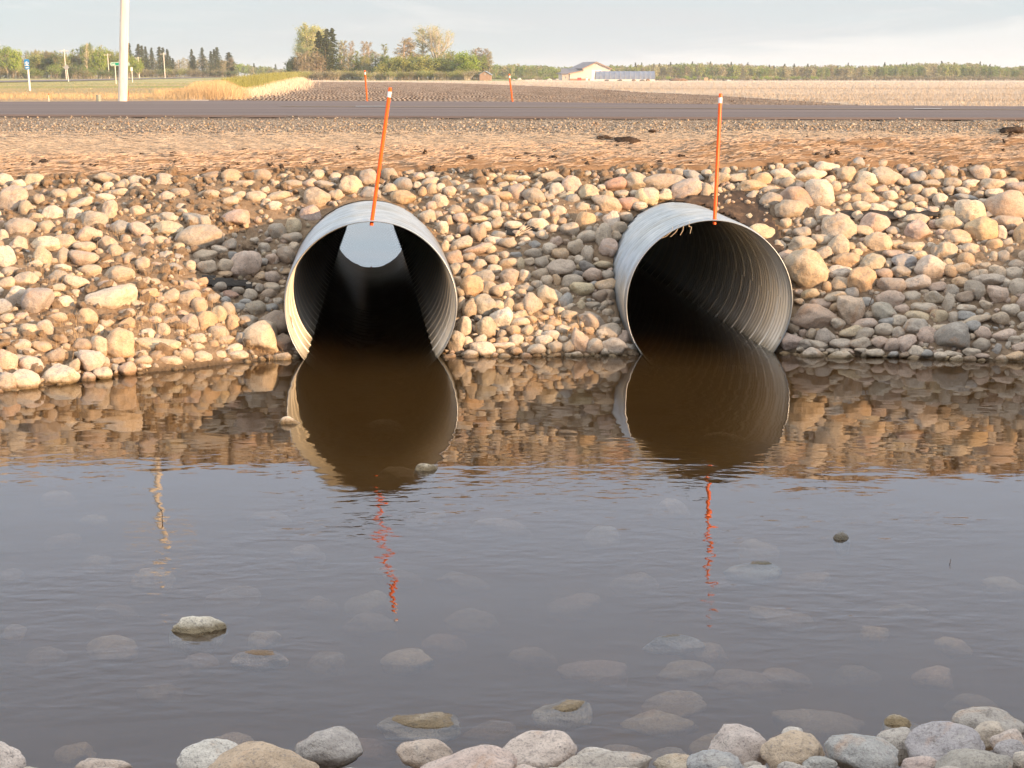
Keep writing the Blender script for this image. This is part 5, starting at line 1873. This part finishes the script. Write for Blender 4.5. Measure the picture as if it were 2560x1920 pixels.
M_WOODS, t = mat('distant_foliage')
n = t.noise(0.25, t.n('ShaderNodeNewGeometry').outputs['Position'], 4, 0.7)
at_ = t.n('ShaderNodeAttribute', attribute_name='tint').outputs['Color']
finish(t, t.mix(t.mr(n, .35, .65), t.mix(1.0, at_, (.75, .78, .8), 'MULTIPLY'), t.mix(1.0, at_, (1.2, 1.18, 1.05), 'MULTIPLY')), 0.9, spec=0.1)
spec = []
tx = [1225, 1280, 1330, 1400, 1440, 1520, 1600, 1680, 1760, 1830, 1920, 2050, 2150, 2250, 2320, 2420, 2500, 2560, 2900]
ty_ = [162, 160, 162, 168, 166, 164, 162, 158, 158, 160, 165, 163, 164, 160, 157, 158, 168, 163, 162]
for row, (D0, dy) in enumerate(((900, 4), (940, 0), (990, -1))):
    x = 1222.0
    while x < 2960:
        u_ = nz(x, row * 50, 0.012)
        base_c = 'green' if u_ > 0.08 else ('olive' if u_ > -0.08 else 'tan')
        cc = rt.choice([base_c, base_c, 'olive', 'green' if x > 2200 or x < 1450 else 'brown'])
        spec.append((x, np.interp(x, tx, ty_) + dy + rt.uniform(-2.0, 4), 201.5, D0 + rt.uniform(-12, 12), rt.uniform(10, 17), rt.choice(['thin', 'round', 'poplar', 'thin']), cc, rt.choice(['pale', 'pink', 'grey'])))
        x += rt.uniform(4.5, 8)
x = 1560
while x < 2950:
    if rt.random() < (0.8 if x < 1700 else 0.35):
        spec.append((x, np.interp(x, tx, ty_) - rt.uniform(-2, 7), 201.5, 960, rt.uniform(8, 13), 'spruce', 'spruce', 'brown'))
    x += rt.uniform(7, 16)
x = 1230
while x < 2960:
    spec.append((x, rt.uniform(186, 193), 202, 885, rt.uniform(8, 16), 'bush', rt.choice(['lime', 'olive', 'tan', 'green']) if x < 2050 else 'brown', 'grey'))
    x += rt.uniform(7, 12)
for px_ in range(1222, 2960, 6):
    spec.append((px_ + rt.uniform(-2, 2), rt.uniform(172, 180), 201.5, 965, rt.uniform(14, 20), 'bush', rt.choice(['green', 'olive', 'olive', 'brown']), 'grey'))
woods('distant_wood', spec, 'long band of mixed green and brown woodland along the horizon on the right')
spec = []
for D0, dy in ((1250, 0), (1350, -2)):
    x = 592.0
    while x < 760:
        spec.append((x, np.interp(x, [592, 640, 700, 760], [155, 163, 172, 176]) + dy + rt.uniform(-2, 4), 191, D0, rt.uniform(9, 16), rt.choice(['round', 'thin']), rt.choice(['green', 'lime', 'olive', 'tan']), 'grey'))
        x += rt.uniform(4, 7)
for x, ty in ((646, 158), (699, 160)):
    spec.append((x, ty, 191, 1300, 10, 'spruce', 'spruce', 'brown'))
woods('distant_wood', spec, 'low far woodland at the end of the pole line, left of the clump')

# ------------------------------------------------------------------ barn, greenhouse, shed and yard things
M_WALL = simple('cream_siding', (0.60, 0.55, 0.49), 0.7, var=0.03, scale=0.5)
M_WALL_SHADE = simple('shaded_siding', (0.42, 0.38, 0.33), 0.7, var=0.05, scale=0.5)  # darker copy of the cream siding, shade put into the colour
M_ROOF = simple('brown_grey_metal_roof', (0.17, 0.155, 0.165), 0.55, 0.1, var=0.05, scale=0.6)
M_TRIM = simple('copper_trim', (0.36, 0.23, 0.16), 0.6)
M_STONEW = simple('stone_wainscot', (0.33, 0.22, 0.13), 0.8, var=0.2, scale=3)
M_GLASS = simple('dark_window', (0.06, 0.09, 0.09), 0.15)
M_DOORW = simple('white_door', (0.80, 0.78, 0.74), 0.5, var=0.02)
M_RED = simple('red_paint', (0.62, 0.06, 0.04), 0.6)
M_PLAST, t = mat('greenhouse_film')
pos = t.n('ShaderNodeNewGeometry').outputs['Position']
n = t.noise(0.6, pos, 3)
finish(t, t.mix(t.mr(n, .3, .7), (0.12, 0.16, 0.24), (0.18, 0.225, 0.31)), 0.5, spec=0.5)
M_END_SHADE = simple('shaded_end', (0.07, 0.08, 0.06), 0.8)  # dark colour painted as the shade on the tunnel ends

D = 740.0
u = D / F
org = gpoint(1420, 0, D)
BZ = min(gz(org.x, D), zray(1420, 200.6, D))
barn = thing('barn', 'cream barn with brown gabled roof and a lower wing, at the far field edge', 'barn', (org.x, D, BZ))
# local frame in photo units: x to the right along the front, z up; sides run back and to the left
def BX(px): return (px - 1420) * u
def BZh(py): return (200.6 - py) * u
SK = Vector((-0.30, 1.0, 0)).normalized()          # direction of the sides, going back
LEN = 16.0


def prism(front, length, y0=0.0):
    n = len(front)
    v = [Vector((x, y0, z)) for x, z in front]
    v += [p + SK * length for p in v]
    f = [tuple(range(n)), tuple(range(2 * n - 1, n - 1, -1))]
    for i in range(n):
        j = (i + 1) % n
        f.append((i, i + n, j + n, j))
    return v, f


front = [(BX(1422.5), 0), (BX(1521), 0), (BX(1521), BZh(173.5)), (BX(1487.5), BZh(157.2)), (BX(1455), BZh(172)), (BX(1455), BZh(177.5)), (BX(1422.5), BZh(183.5))]
v, f = prism(front, LEN)
wall = obj('wall', v, f, M_WALL, barn)
v, f = prism([(BX(1423.0), 0.0), (BX(1474), 0.0), (BX(1474), BZh(196)), (BX(1423.0), BZh(196))], 0.1, -0.12)
obj('wainscot', v, f, M_STONEW, barn)


def roof_slab(a, b, th, over=0.8, mat_=M_ROOF, name='roof', ln=LEN):
    fr = [(a[0], a[1]), (b[0], b[1]), (b[0], b[1] + th), (a[0], a[1] + th)]
    v, f = prism(fr, ln + 2 * over, -over)
    return obj(name, v, f, mat_, barn)


ridge = (BX(1487.3), BZh(156.6))
roof_slab((BX(1452), BZh(172.6)), ridge, 0.28)
roof_slab(ridge, (BX(1525.5), BZh(172.8)), 0.28)
roof_slab((BX(1418.5), BZh(184.0)), (BX(1455.5), BZh(176.6)), 0.22)
for a, b in (((BX(1452), BZh(172.6)), ridge), (ridge, (BX(1525.5), BZh(172.8))), ((BX(1418.5), BZh(184.0)), (BX(1455.5), BZh(176.6)))):
    fr = [(a[0], a[1] - .22), (b[0], b[1] - .22), (b[0], b[1] + .12), (a[0], a[1] + .12)]
    v, f = prism(fr, 0.12, -0.95)
    obj('fascia', v, f, M_TRIM, barn)
# lower wing going back left
v, f = join([box(BX(1403), BX(1423), 2.0, 10.0, 0, BZh(183.5))])
obj('wing_wall', v, f, M_WALL_SHADE, barn)
v = [(BX(1418.7), -0.6, BZh(184)), (BX(1400), -0.4, BZh(184)), (BX(1401.5), 9.0, BZh(171)), (BX(1440), 9.0, BZh(171)), (BX(1456), 3, BZh(175.4))]
v += [(a, b, c - .25) for a, b, c in v]
f = [(0, 4, 3, 2, 1), (5, 6, 7, 8, 9), (0, 1, 6, 5), (1, 2, 7, 6), (2, 3, 8, 7), (3, 4, 9, 8), (4, 0, 5, 9)]
obj('wing_roof', v, f, M_ROOF, barn)
v, f = box(BX(1403.3), BX(1422.4), 0.4, 2.0, 0, BZh(184.2))
obj('porch_wall', v, f, M_WALL_SHADE, barn)
w_ = obj('window', *box(BX(1411), BX(1414.3), 0.30, 0.39, BZh(197), BZh(189.5)), M_DOORW, barn)
obj('pane', *box(BX(1411.6), BX(1413.7), 0.26, 0.29, BZh(196.3), BZh(190.2)), M_GLASS, w_)
big = obj('barn_door', *box(BX(1475.5), BX(1500), -0.10, -0.01, 0, BZh(174.8)), M_DOORW, barn)
d_ = obj('door', *box(BX(1461.5), BX(1467), -0.22, -0.125, 0, BZh(189.4)), M_DOORW, barn)
obj('pane', *box(BX(1463.2), BX(1465.3), -0.25, -0.225, BZh(194.5), BZh(190.8)), M_GLASS, d_)
w_ = obj('gable_window', *box(BX(1487), BX(1490.4), -0.09, -0.01, BZh(165), BZh(161)), M_DOORW, barn)
# greenhouse tunnel in front of it
D = 705.0
u = D / F
gb = Vector(((1485 - 1280) / F * D, D, min(gz((1485 - 1280) / F * D, D), zray(1485, 201.4, D))))
gh = thing('greenhouse_tunnel', 'long blue grey plastic greenhouse tunnel in front of the barn', 'greenhouse', gb)
L_ = (1628 - 1483) * u
Hh = (201.4 - 177.6) * u
rad = Hh * 0.98
nseg, nr_ = 16, 14
SKg = Vector((1, 0.0, 0))
Vg, Fg = [], []
bays = 12
for i in range(bays * 4 + 1):
    xx = L_ * i / (bays * 4)
    sag = 1 - 0.035 * math.sin(math.pi * ((i % 4) / 4))
    for k in range(nseg + 1):
        a = math.pi * k / nseg
        Vg.append((xx + 1.5 * u * (1 - math.sin(a)) * (-1 if i == 0 else 0), -math.cos(a) * rad * sag * 0.9, 0.12 * Hh + math.sin(a) ** 0.8 * Hh * 0.88 * sag))
for i in range(bays * 4):
    for k in range(nseg):
        a = i * (nseg + 1) + k
        Fg.append((a, a + nseg + 1, a + nseg + 2, a + 1))
obj('cover', Vg, Fg, M_PLAST, gh, smooth=True)
for i in (0, bays):
    xx = L_ * i / bays
    Ve = [(xx + (0.02 if i else -0.02), -math.cos(math.pi * k / nseg) * rad * .88, 0.12 * Hh + math.sin(math.pi * k / nseg) ** 0.8 * Hh * .86) for k in range(nseg + 1)]
    obj('end_wall', Ve + [(xx, 0, 0.02)], [tuple(range(nseg + 1))], M_END_SHADE, gh)
for i in range(bays + 1):
    vv, ff = [], []
    xx = L_ * i / bays
    prev = None
    parts = []
    for k in range(nseg):
        a0_, a1_ = math.pi * k / nseg, math.pi * (k + 1) / nseg
        parts.append(tube((xx, -math.cos(a0_) * rad * .905, 0.12 * Hh + math.sin(a0_) ** .8 * Hh * .885), (xx, -math.cos(a1_) * rad * .905, 0.12 * Hh + math.sin(a1_) ** .8 * Hh * .885), .06, .06, 5))
    obj('hoop', *join(parts), M_GREY, gh)
obj('base_board', *box(0, L_, -rad * .92, -rad * .86, 0, 0.14 * Hh), M_POLE, gh)
# small wooden shed by the clump
D = 516.0
u = D / F
sb = gpoint(1213.5, 0, D)
zb = zray(1213.5, 200.3, D)
shd = thing('shed', 'small weathered wooden shed with a blue grey gable roof beside the clump of trees', 'shed', (sb.x, D, min(sb.z, zb)))
hw = 13.2 * u
e_, r_ = (200.3 - 186) * u, (200.3 - 178) * u
v = [Vector(q) for q in ((-hw, 0, 0), (hw, 0, 0), (hw, 0, e_), (0, 0, r_), (-hw, 0, e_))]
v += [p + Vector((0.4, 4, 0)) for p in v]
obj('wall', v, [(0, 1, 2, 3, 4), (9, 8, 7, 6, 5), (0, 5, 6, 1), (1, 6, 7, 2), (4, 9, 5, 0), (2, 7, 8, 3), (3, 8, 9, 4)], simple('weathered_boards', (0.33, 0.225, 0.17), 0.85, var=0.15, scale=1.5), shd)
for s_ in (-1, 1):
    a, b = Vector((0, -0.3, r_ + .02)), Vector((s_ * (hw + .35), -0.3, e_ - .18))
    v = [a, b, b + Vector((.4, 4.6, 0)), a + Vector((.4, 4.6, 0))]
    v += [p + Vector((0, 0, .14)) for p in v]
    obj('roof', v, [(0, 1, 2, 3), (7, 6, 5, 4), (0, 4, 5, 1), (1, 5, 6, 2), (2, 6, 7, 3), (3, 7, 4, 0)], simple('blue_grey_roof', (0.22, 0.25, 0.30), 0.5), shd)
obj('window', *box(-1.6 * u, 1.8 * u, -.06, -.01, e_ - 1.0 * u, e_ + 3.2 * u), M_GREY, shd)


def yard(name, label, cat, px, py, w_, h_, D, mesh, group=None):
    p = Vector(((px - 1280) / F * D, D, zray(px, py, D)))
    o = obj(name, mesh[0], mesh[1], mesh[2], loc=p)
    uu = D / F
    o.scale = (w_ * uu, w_ * uu * 0.8, h_ * uu)
    return tag(o, label, cat, group)


def bevbox(ms):
    bm = bmesh.new()
    bmesh.ops.create_cube(bm, size=1.0)
    bmesh.ops.translate(bm, verts=bm.verts, vec=(0, 0, .5))
    bmesh.ops.bevel(bm, geom=list(bm.edges), offset=.07, segments=2, affect='EDGES')
    v = [x.co.copy() for x in bm.verts]; f = [[q.index for q in x.verts] for x in bm.faces]
    bm.free()
    return v, f, ms


def heap(seed, ms):
    v, f = rock_variant(seed, 3, 1)
    v = v * 0.5
    v[:, 2] = np.maximum(v[:, 2], 0) * 2
    rr = np.array([mnoise.noise(Vector(q) * 9) for q in v])
    v = v * (1 + .15 * rr[:, None])
    return v, f, ms


yard('red_bin', 'red metal bin standing against the front wall of the barn', 'bin', 1445.6, 201, 9.6, 6.8, 733, bevbox(M_RED))
yard('white_tank', 'low white tank between the barn door and the greenhouse tunnel', 'tank', 1477, 201.6, 11, 4.6, 700, bevbox(M_DOORW))
M_DIRT = simple('heaped_earth', (0.20, 0.13, 0.085), 0.95, var=0.3, scale=1.0)
yard('earth_heap', 'broad brown heap of earth right of the greenhouse tunnel', 'heap', 1690, 202.6, 44, 7.5, 690, heap(411, M_DIRT))
yard('earth_heap', 'small brown earth heap in front of the right end of the greenhouse tunnel', 'heap', 1614, 202.3, 13, 6, 680, heap(412, M_DIRT))
yard('earth_heap', 'low earth heap before the middle of the greenhouse tunnel', 'heap', 1580, 202.3, 12, 4, 680, heap(413, M_DIRT))
yard('wooden_crate', 'pale wooden crate standing alone in the yard right of the earth heap', 'crate', 1757, 202.8, 10, 8.6, 690, bevbox(simple('pale_crate_wood', (0.42, 0.30, 0.19), 0.8)))
yard('wooden_crate', 'lower pale crate just right of the taller one', 'crate', 1769, 202.8, 7, 5, 690, bevbox(simple('pale_crate_wood', (0.42, 0.30, 0.19), 0.8)))
rr_ = random.Random(3)
for i, (px, w_, h_, lab) in enumerate(((1285, 9, 3, 'leftmost pale stone heap at the field edge left of the barn'), (1298, 13, 6, 'dark and white scrap pile at the field edge left of the barn'),
                                       (1332, 10, 3.5, 'small pale stone heap halfway between the scrap pile and the barn'), (1372, 14, 4.5, 'low pale stone heap close to the left side of the barn'),
                                       (1392, 12, 4, 'pale stone heap touching the left side of the barn'))):
    yard('stone_heap', lab, 'heap', px, 200.8, w_, h_, 715, heap(420 + i, simple('pale_rubble', (0.5, 0.45, 0.38), 0.9, var=0.4, scale=1.2)), 'rubble heaps left of the barn')
for i, (px, w_, h_, lab) in enumerate(((1513, 12, 3.5, 'dark scrap pile before the left part of the greenhouse tunnel'), (1545, 18, 3.5, 'dark scrap pile before the middle of the greenhouse tunnel'),
                                       (1600, 14, 3.5, 'dark teal scrap pile before the right part of the greenhouse tunnel'), (1801, 6, 7, 'dark upright scrap beside white sheets in the far yard'),
                                       (1812, 14, 2.5, 'low white sheets on the ground in the far yard'))):
    yard('scrap_pile', lab, 'pile', px, 202.4, w_, h_, 672, heap(440 + i, simple('scrap', (0.5, 0.5, 0.48) if i == 4 else (0.09, 0.09, 0.075), 0.8, var=0.3, scale=1.2)), 'scrap piles in the farm yard')

# ------------------------------------------------------------------ tall dry grass and brush beyond the road
def blades(name, pts, label, material, cat='grass'):
    n = len(pts)
    P = np.array([p[:3] for p in pts]); Hh_ = np.array([p[3] for p in pts]); W_ = np.array([p[4] for p in pts])
    ln = RNG.normal(0, 0.22, (n, 2)) * Hh_[:, None]
    a = RNG.uniform(0, np.pi, n)
    dx = np.stack([np.cos(a) * W_, np.sin(a) * W_, np.zeros(n)], 1)
    tip = P + np.stack([ln[:, 0], ln[:, 1], Hh_], 1)
    V = np.stack([P - dx, P + dx, tip + dx * .3, tip - dx * .3], 1).reshape(-1, 3)
    o = obj(name, V, np.arange(4 * n).reshape(-1, 4), material)
    return tag(o, label, cat, kind='stuff')


M_DRY = simple('dry_reed', (0.56, 0.40, 0.22), 0.9, var=0.25, scale=2.0)
M_BRUSH = simple('green_brush', (0.25, 0.25, 0.075), 0.9, var=0.3, scale=0.3)
M_PALE = simple('bleached_straw', (0.66, 0.54, 0.40), 0.9, var=0.15, scale=1.5)
pts = []
for _ in range(16000):
    px = rr_.triangular(395, 640, 540)
    D = rr_.uniform(88, 135)
    p = gpoint(px, 0, D)
    h = rr_.uniform(.25, .55) * (0.45 + 0.75 * math.exp(-((px - 560) / 45) ** 2) + 0.45 * math.exp(-((px - 505) / 25) ** 2))
    pts.append((p.x, p.y, p.z, h * 1.5, 0.009))
blades('dry_grass', pts, 'tall golden dry grass on the verge right of the thick pole', M_DRY)
pts = []
for _ in range(20000):
    u_ = rr_.random()
    D = 140 * (480 / 140) ** u_
    px = np.interp(D, [140, 200, 300, 480], [590, 640, 690, 745]) + rr_.gauss(0, 1) * np.interp(D, [140, 480], [24, 10])
    p = gpoint(px, 0, D)
    pts.append((p.x, p.y, p.z, rr_.uniform(.4, 1.0) * np.interp(D, [140, 480], [1.1, 2.6]), 0.012 * D / 140))
blades('roadside_brush', pts, 'olive green brush along the edge between verge and tilled field', M_BRUSH)
pts = []
for _ in range(16000):
    u_ = rr_.random()
    D = 88 * (420 / 88) ** u_
    px = np.interp(D, [88, 110, 160, 240, 420], [520, 615, 680, 720, 755]) + rr_.gauss(0, 1) * np.interp(D, [88, 420], [45, 8])
    p = gpoint(px, 0, D)
    pts.append((p.x, p.y, p.z, rr_.uniform(.12, .3) * D / 110, 0.010 * D / 100))
blades('straw_edge', pts, 'pale bleached straw along the left edge of the tilled field', M_PALE)
pts = []
for _ in range(5000):
    px = rr_.uniform(-300, 460)
    D = rr_.uniform(88, 110)
    p = gpoint(px, 0, D)
    pts.append((p.x, p.y, p.z, rr_.uniform(.08, .28), 0.006))
blades('verge_grass_tufts', pts, 'short straw coloured grass just beyond the road on the left', M_DRY)
# dry grass on the near slope, left
pts = []
for cx_, cy_, n in ((-2.9, 11.2, 120), (-2.5, 11.6, 120), (-2.0, 11.75, 140), (-1.75, 11.85, 120), (-3.3, 11.9, 90), (-2.6, 12.2, 60), (0.35, 11.95, 70), (-2.2, 12.9, 40), (-3.0, 12.6, 60), (0.2, 12.1, 40)):
    for _ in range(n):
        x_, y_ = rr_.gauss(cx_, .14), rr_.gauss(cy_, .12)
        if pipe_r(x_, y_, bank_z(x_, y_))[0] > PR + .05: pts.append((x_, y_, bank_z(x_, y_) + 0.01, rr_.uniform(.03, .10), 0.0012))
o = blades('dry_grass', pts, 'thin dry grass stalks lying between the rocks of the bank', M_DRY)

# straw fibres of the mulch
pts = []
V_, n_f = [], 22000
for _ in range(n_f):
    x_ = rr_.uniform(-6, 6)
    u_ = rr_.gauss(.42, .11)
    if not 0.2 < u_ < 0.68: continue
    y_ = CREST + u_ * (y_near(x_) - CREST)
    z_ = bank_z(x_, y_, False) + 0.022 + rr_.uniform(0, .012)
    a_ = rr_.gauss(0.1, .7)
    L_ = rr_.uniform(.025, .085)
    dx_, dy_ = math.cos(a_) * L_, math.sin(a_) * L_
    w_ = 0.0011
    nx_, ny_ = -math.sin(a_) * w_, math.cos(a_) * w_
    dz_ = rr_.gauss(0, .008)
    V_ += [(x_ - dx_ - nx_, y_ - dy_ - ny_, z_ - dz_), (x_ - dx_ + nx_, y_ - dy_ + ny_, z_ - dz_ + .002), (x_ + dx_ + nx_, y_ + dy_ + ny_, z_ + dz_ + .002), (x_ + dx_ - nx_, y_ + dy_ - ny_, z_ + dz_)]
V_ = np.array(V_)
tag(obj('straw', V_, np.arange(len(V_)).reshape(-1, 4), simple('straw_fibre', (0.44, 0.345, 0.25), 0.9, var=0.3, scale=8.0)), 'loose straw fibres spread between the coir blanket and the gravel', 'straw', kind='stuff')

# stubble, verge grass and crop residue stand up from the land and catch the low sun
def cover(name, n, pxr, keep, hgt_m, wid_m, label, material, ymax=266):
    pts = []
    for _ in range(n):
        px = rr_.uniform(*pxr)
        yq = rr_.uniform(202.0, ymax)
        D = 1.07 * F / (yq - 195.3)
        if px < 900: D *= 1.0 + 0.25 * (D / 400)
        if D < (84 if px < 1300 else 56) or not keep(px, D): continue
        p = gpoint(px, 0, D)
        pts.append((p.x, p.y, p.z - 0.01, hgt_m * rr_.uniform(.5, 1.3) * (1 + D / 500), wid_m * (D / 100)))
    blades(name, pts, label, material)


def z_of(px, D):
    lx = float(np.interp(D, vergeX[0], vergeX[1]))
    if px < lx: return 'verge'
    if px >= lx + 55 and D < np.interp(px, tb[0], tb[1], right=0) and D < 460: return 'till'
    return 'stub'


cover('stubble', 60000, (640, 3000), lambda p, D: z_of(p, D) == 'stub' and D < 640, 0.09, 0.016, 'pale cut stubble standing over the field beyond the road', M_STUB)
cover('verge_grass', 30000, (-500, 700), lambda p, D: z_of(p, D) == 'verge' and D < 330, 0.07, 0.016, 'short yellow green grass covering the verge beyond the road', M_VERGE)
cover('crop_residue', 22000, (500, 2300), lambda p, D: z_of(p, D) == 'till', 0.05, 0.016, 'broken pale straw scattered over the tilled soil', M_TILL)

# coir fibres and crumbs of soil over the blanket
V_ = []
for _ in range(13000):
    x_ = rr_.uniform(-6, 6)
    zz_, low_ = blanket_z(x_, 13.9)
    y_ = rr_.uniform(low_ + .03, low_ + .75)
    z_ = blanket_z(x_, y_)[0] + 0.004
    a_ = rr_.gauss(0.1, .8)
    L_ = rr_.uniform(.02, .07)
    dx_, dy_ = math.cos(a_) * L_, math.sin(a_) * L_
    w_ = 0.0010
    nx_, ny_ = -math.sin(a_) * w_, math.cos(a_) * w_
    dz_ = rr_.uniform(0, .018)
    V_ += [(x_ - dx_ - nx_, y_ - dy_ - ny_, z_), (x_ - dx_ + nx_, y_ - dy_ + ny_, z_ + .003), (x_ + dx_ + nx_, y_ + dy_ + ny_, z_ + dz_ + .003), (x_ + dx_ - nx_, y_ + dy_ - ny_, z_ + dz_)]
V_ = np.array(V_)
tag(obj('coir_fibres', V_, np.arange(len(V_)).reshape(-1, 4), simple('coir_fibre', (0.46, 0.335, 0.235), 0.9, var=0.4, scale=20.0)), 'loose coir fibres sticking up from the erosion blanket', 'fibres', kind='stuff')
items = []
for _ in range(900):
    x_ = rr_.uniform(-5.5, 5.5)
    y_ = CREST + rr_.uniform(0, .75)
    if nz(x_, y_, 1.3, 3) < 0.05 and rr_.random() < .8: continue
    r = rr_.choice((0.006, 0.010, 0.014, 0.022)) * rr_.uniform(.7, 1.2)
    items.append(((x_, y_, blanket_z(x_, y_)[0] + r * .1), (r * rr_.uniform(.9, 1.6), r, r * .6), (rr_.uniform(-1, 1), rr_.uniform(-1, 1), rr_.uniform(0, 6)), np.array((.2, .15, .1)), rr_.randrange(5)))
tag(merged('soil_crumbs', items, CLD, M_CLOD), 'dark crumbs of soil scattered over the coir blanket', 'soil crumbs', kind='stuff')
# twigs and stalks
M_TW = simple('dead_twig', (0.16, 0.11, 0.075), 0.85)


def twig(name, pts, r, label, cat, material, group=None):
    parts = [tube(pts[i], pts[i + 1], r * (1 - .25 * i / len(pts)), r * (1 - .25 * (i + 1) / len(pts)), 6) for i in range(len(pts) - 1)]
    return tag(obj(name, *join(parts), material), label, cat, group)


p = at_z(404, 1298, 0)
twig('twig', [p + Vector((0, 0, -.02)), p + Vector((.003, .004, .02)), p + Vector((.002, .006, .035)), p + Vector((-.006, .006, .045))], .002, 'thin dark twig standing in the water left of centre', 'twig', M_TW)
p = at_z(2375, 1411, 0)
twig('twig', [p + Vector((-.006, 0, -.01)), p + Vector((0, 0, .006)), p + Vector((.004, .01, .02))], .0015, 'tiny forked dark twig poking from the water on the right', 'twig', M_TW)
p = bank_hit(2172, 766, .05)
twig('twig', [p + Vector((-.03, -.03, -.05)), p + Vector((0, 0, .0)), p + Vector((.03, 0, .09))], .004, 'dark stick leaning between the stones low on the right slope', 'twig', M_TW)
b_ = bank_hit(1302, 588, .045)
for k_ in range(9):
    a_ = 0.35 + k_ * .09
    twig('straw_stalk', [b_ + Vector((-.04, -.02, rr_.uniform(-.01, .01))), b_ + Vector((-.04 + .14 * math.cos(a_), -.03, .11 * math.sin(a_) + rr_.uniform(-.01, .01)))], .0018,
         'pale dry straw stalks fanned out on the rocks between the culverts', 'straw', M_PALE, 'straw stalks on the rocks between the culverts')
rim_p = PR0 + Vector((-.24, .01, .53))
for k_ in range(4):
    q_ = rim_p + Vector((.04 * k_ - .03, -.012, .012 * k_))
    twig('dry_root', [q_ + Vector((0, .02, .02)), q_ + Vector((-.01, -.01, -.01)), q_ + Vector((-.05 + .02 * k_, -.012, -.045 + .01 * k_)), q_ + Vector((-.09 + .03 * k_, -.012, -.06))], .0022,
         'thin dry roots hanging over the top left rim of the right culvert', 'roots', M_PALE, 'dry roots on the rim of the right culvert')

# thin air haze between here and the far woods
M_HAZE, t = mat('air_haze')
vp = t.n('ShaderNodeVolumePrincipled', ins={'Color': (0.93, 0.96, 1.0, 1), 'Density': 0.00017, 'Anisotropy': 0.3})
t.n('ShaderNodeOutputMaterial', ins={'Volume': vp.outputs[0]})
v, f = box(-2200, 2200, -60, 3300, -3.0, 34.0)
tag(obj('haze', v, f, M_HAZE), kind='stuff')
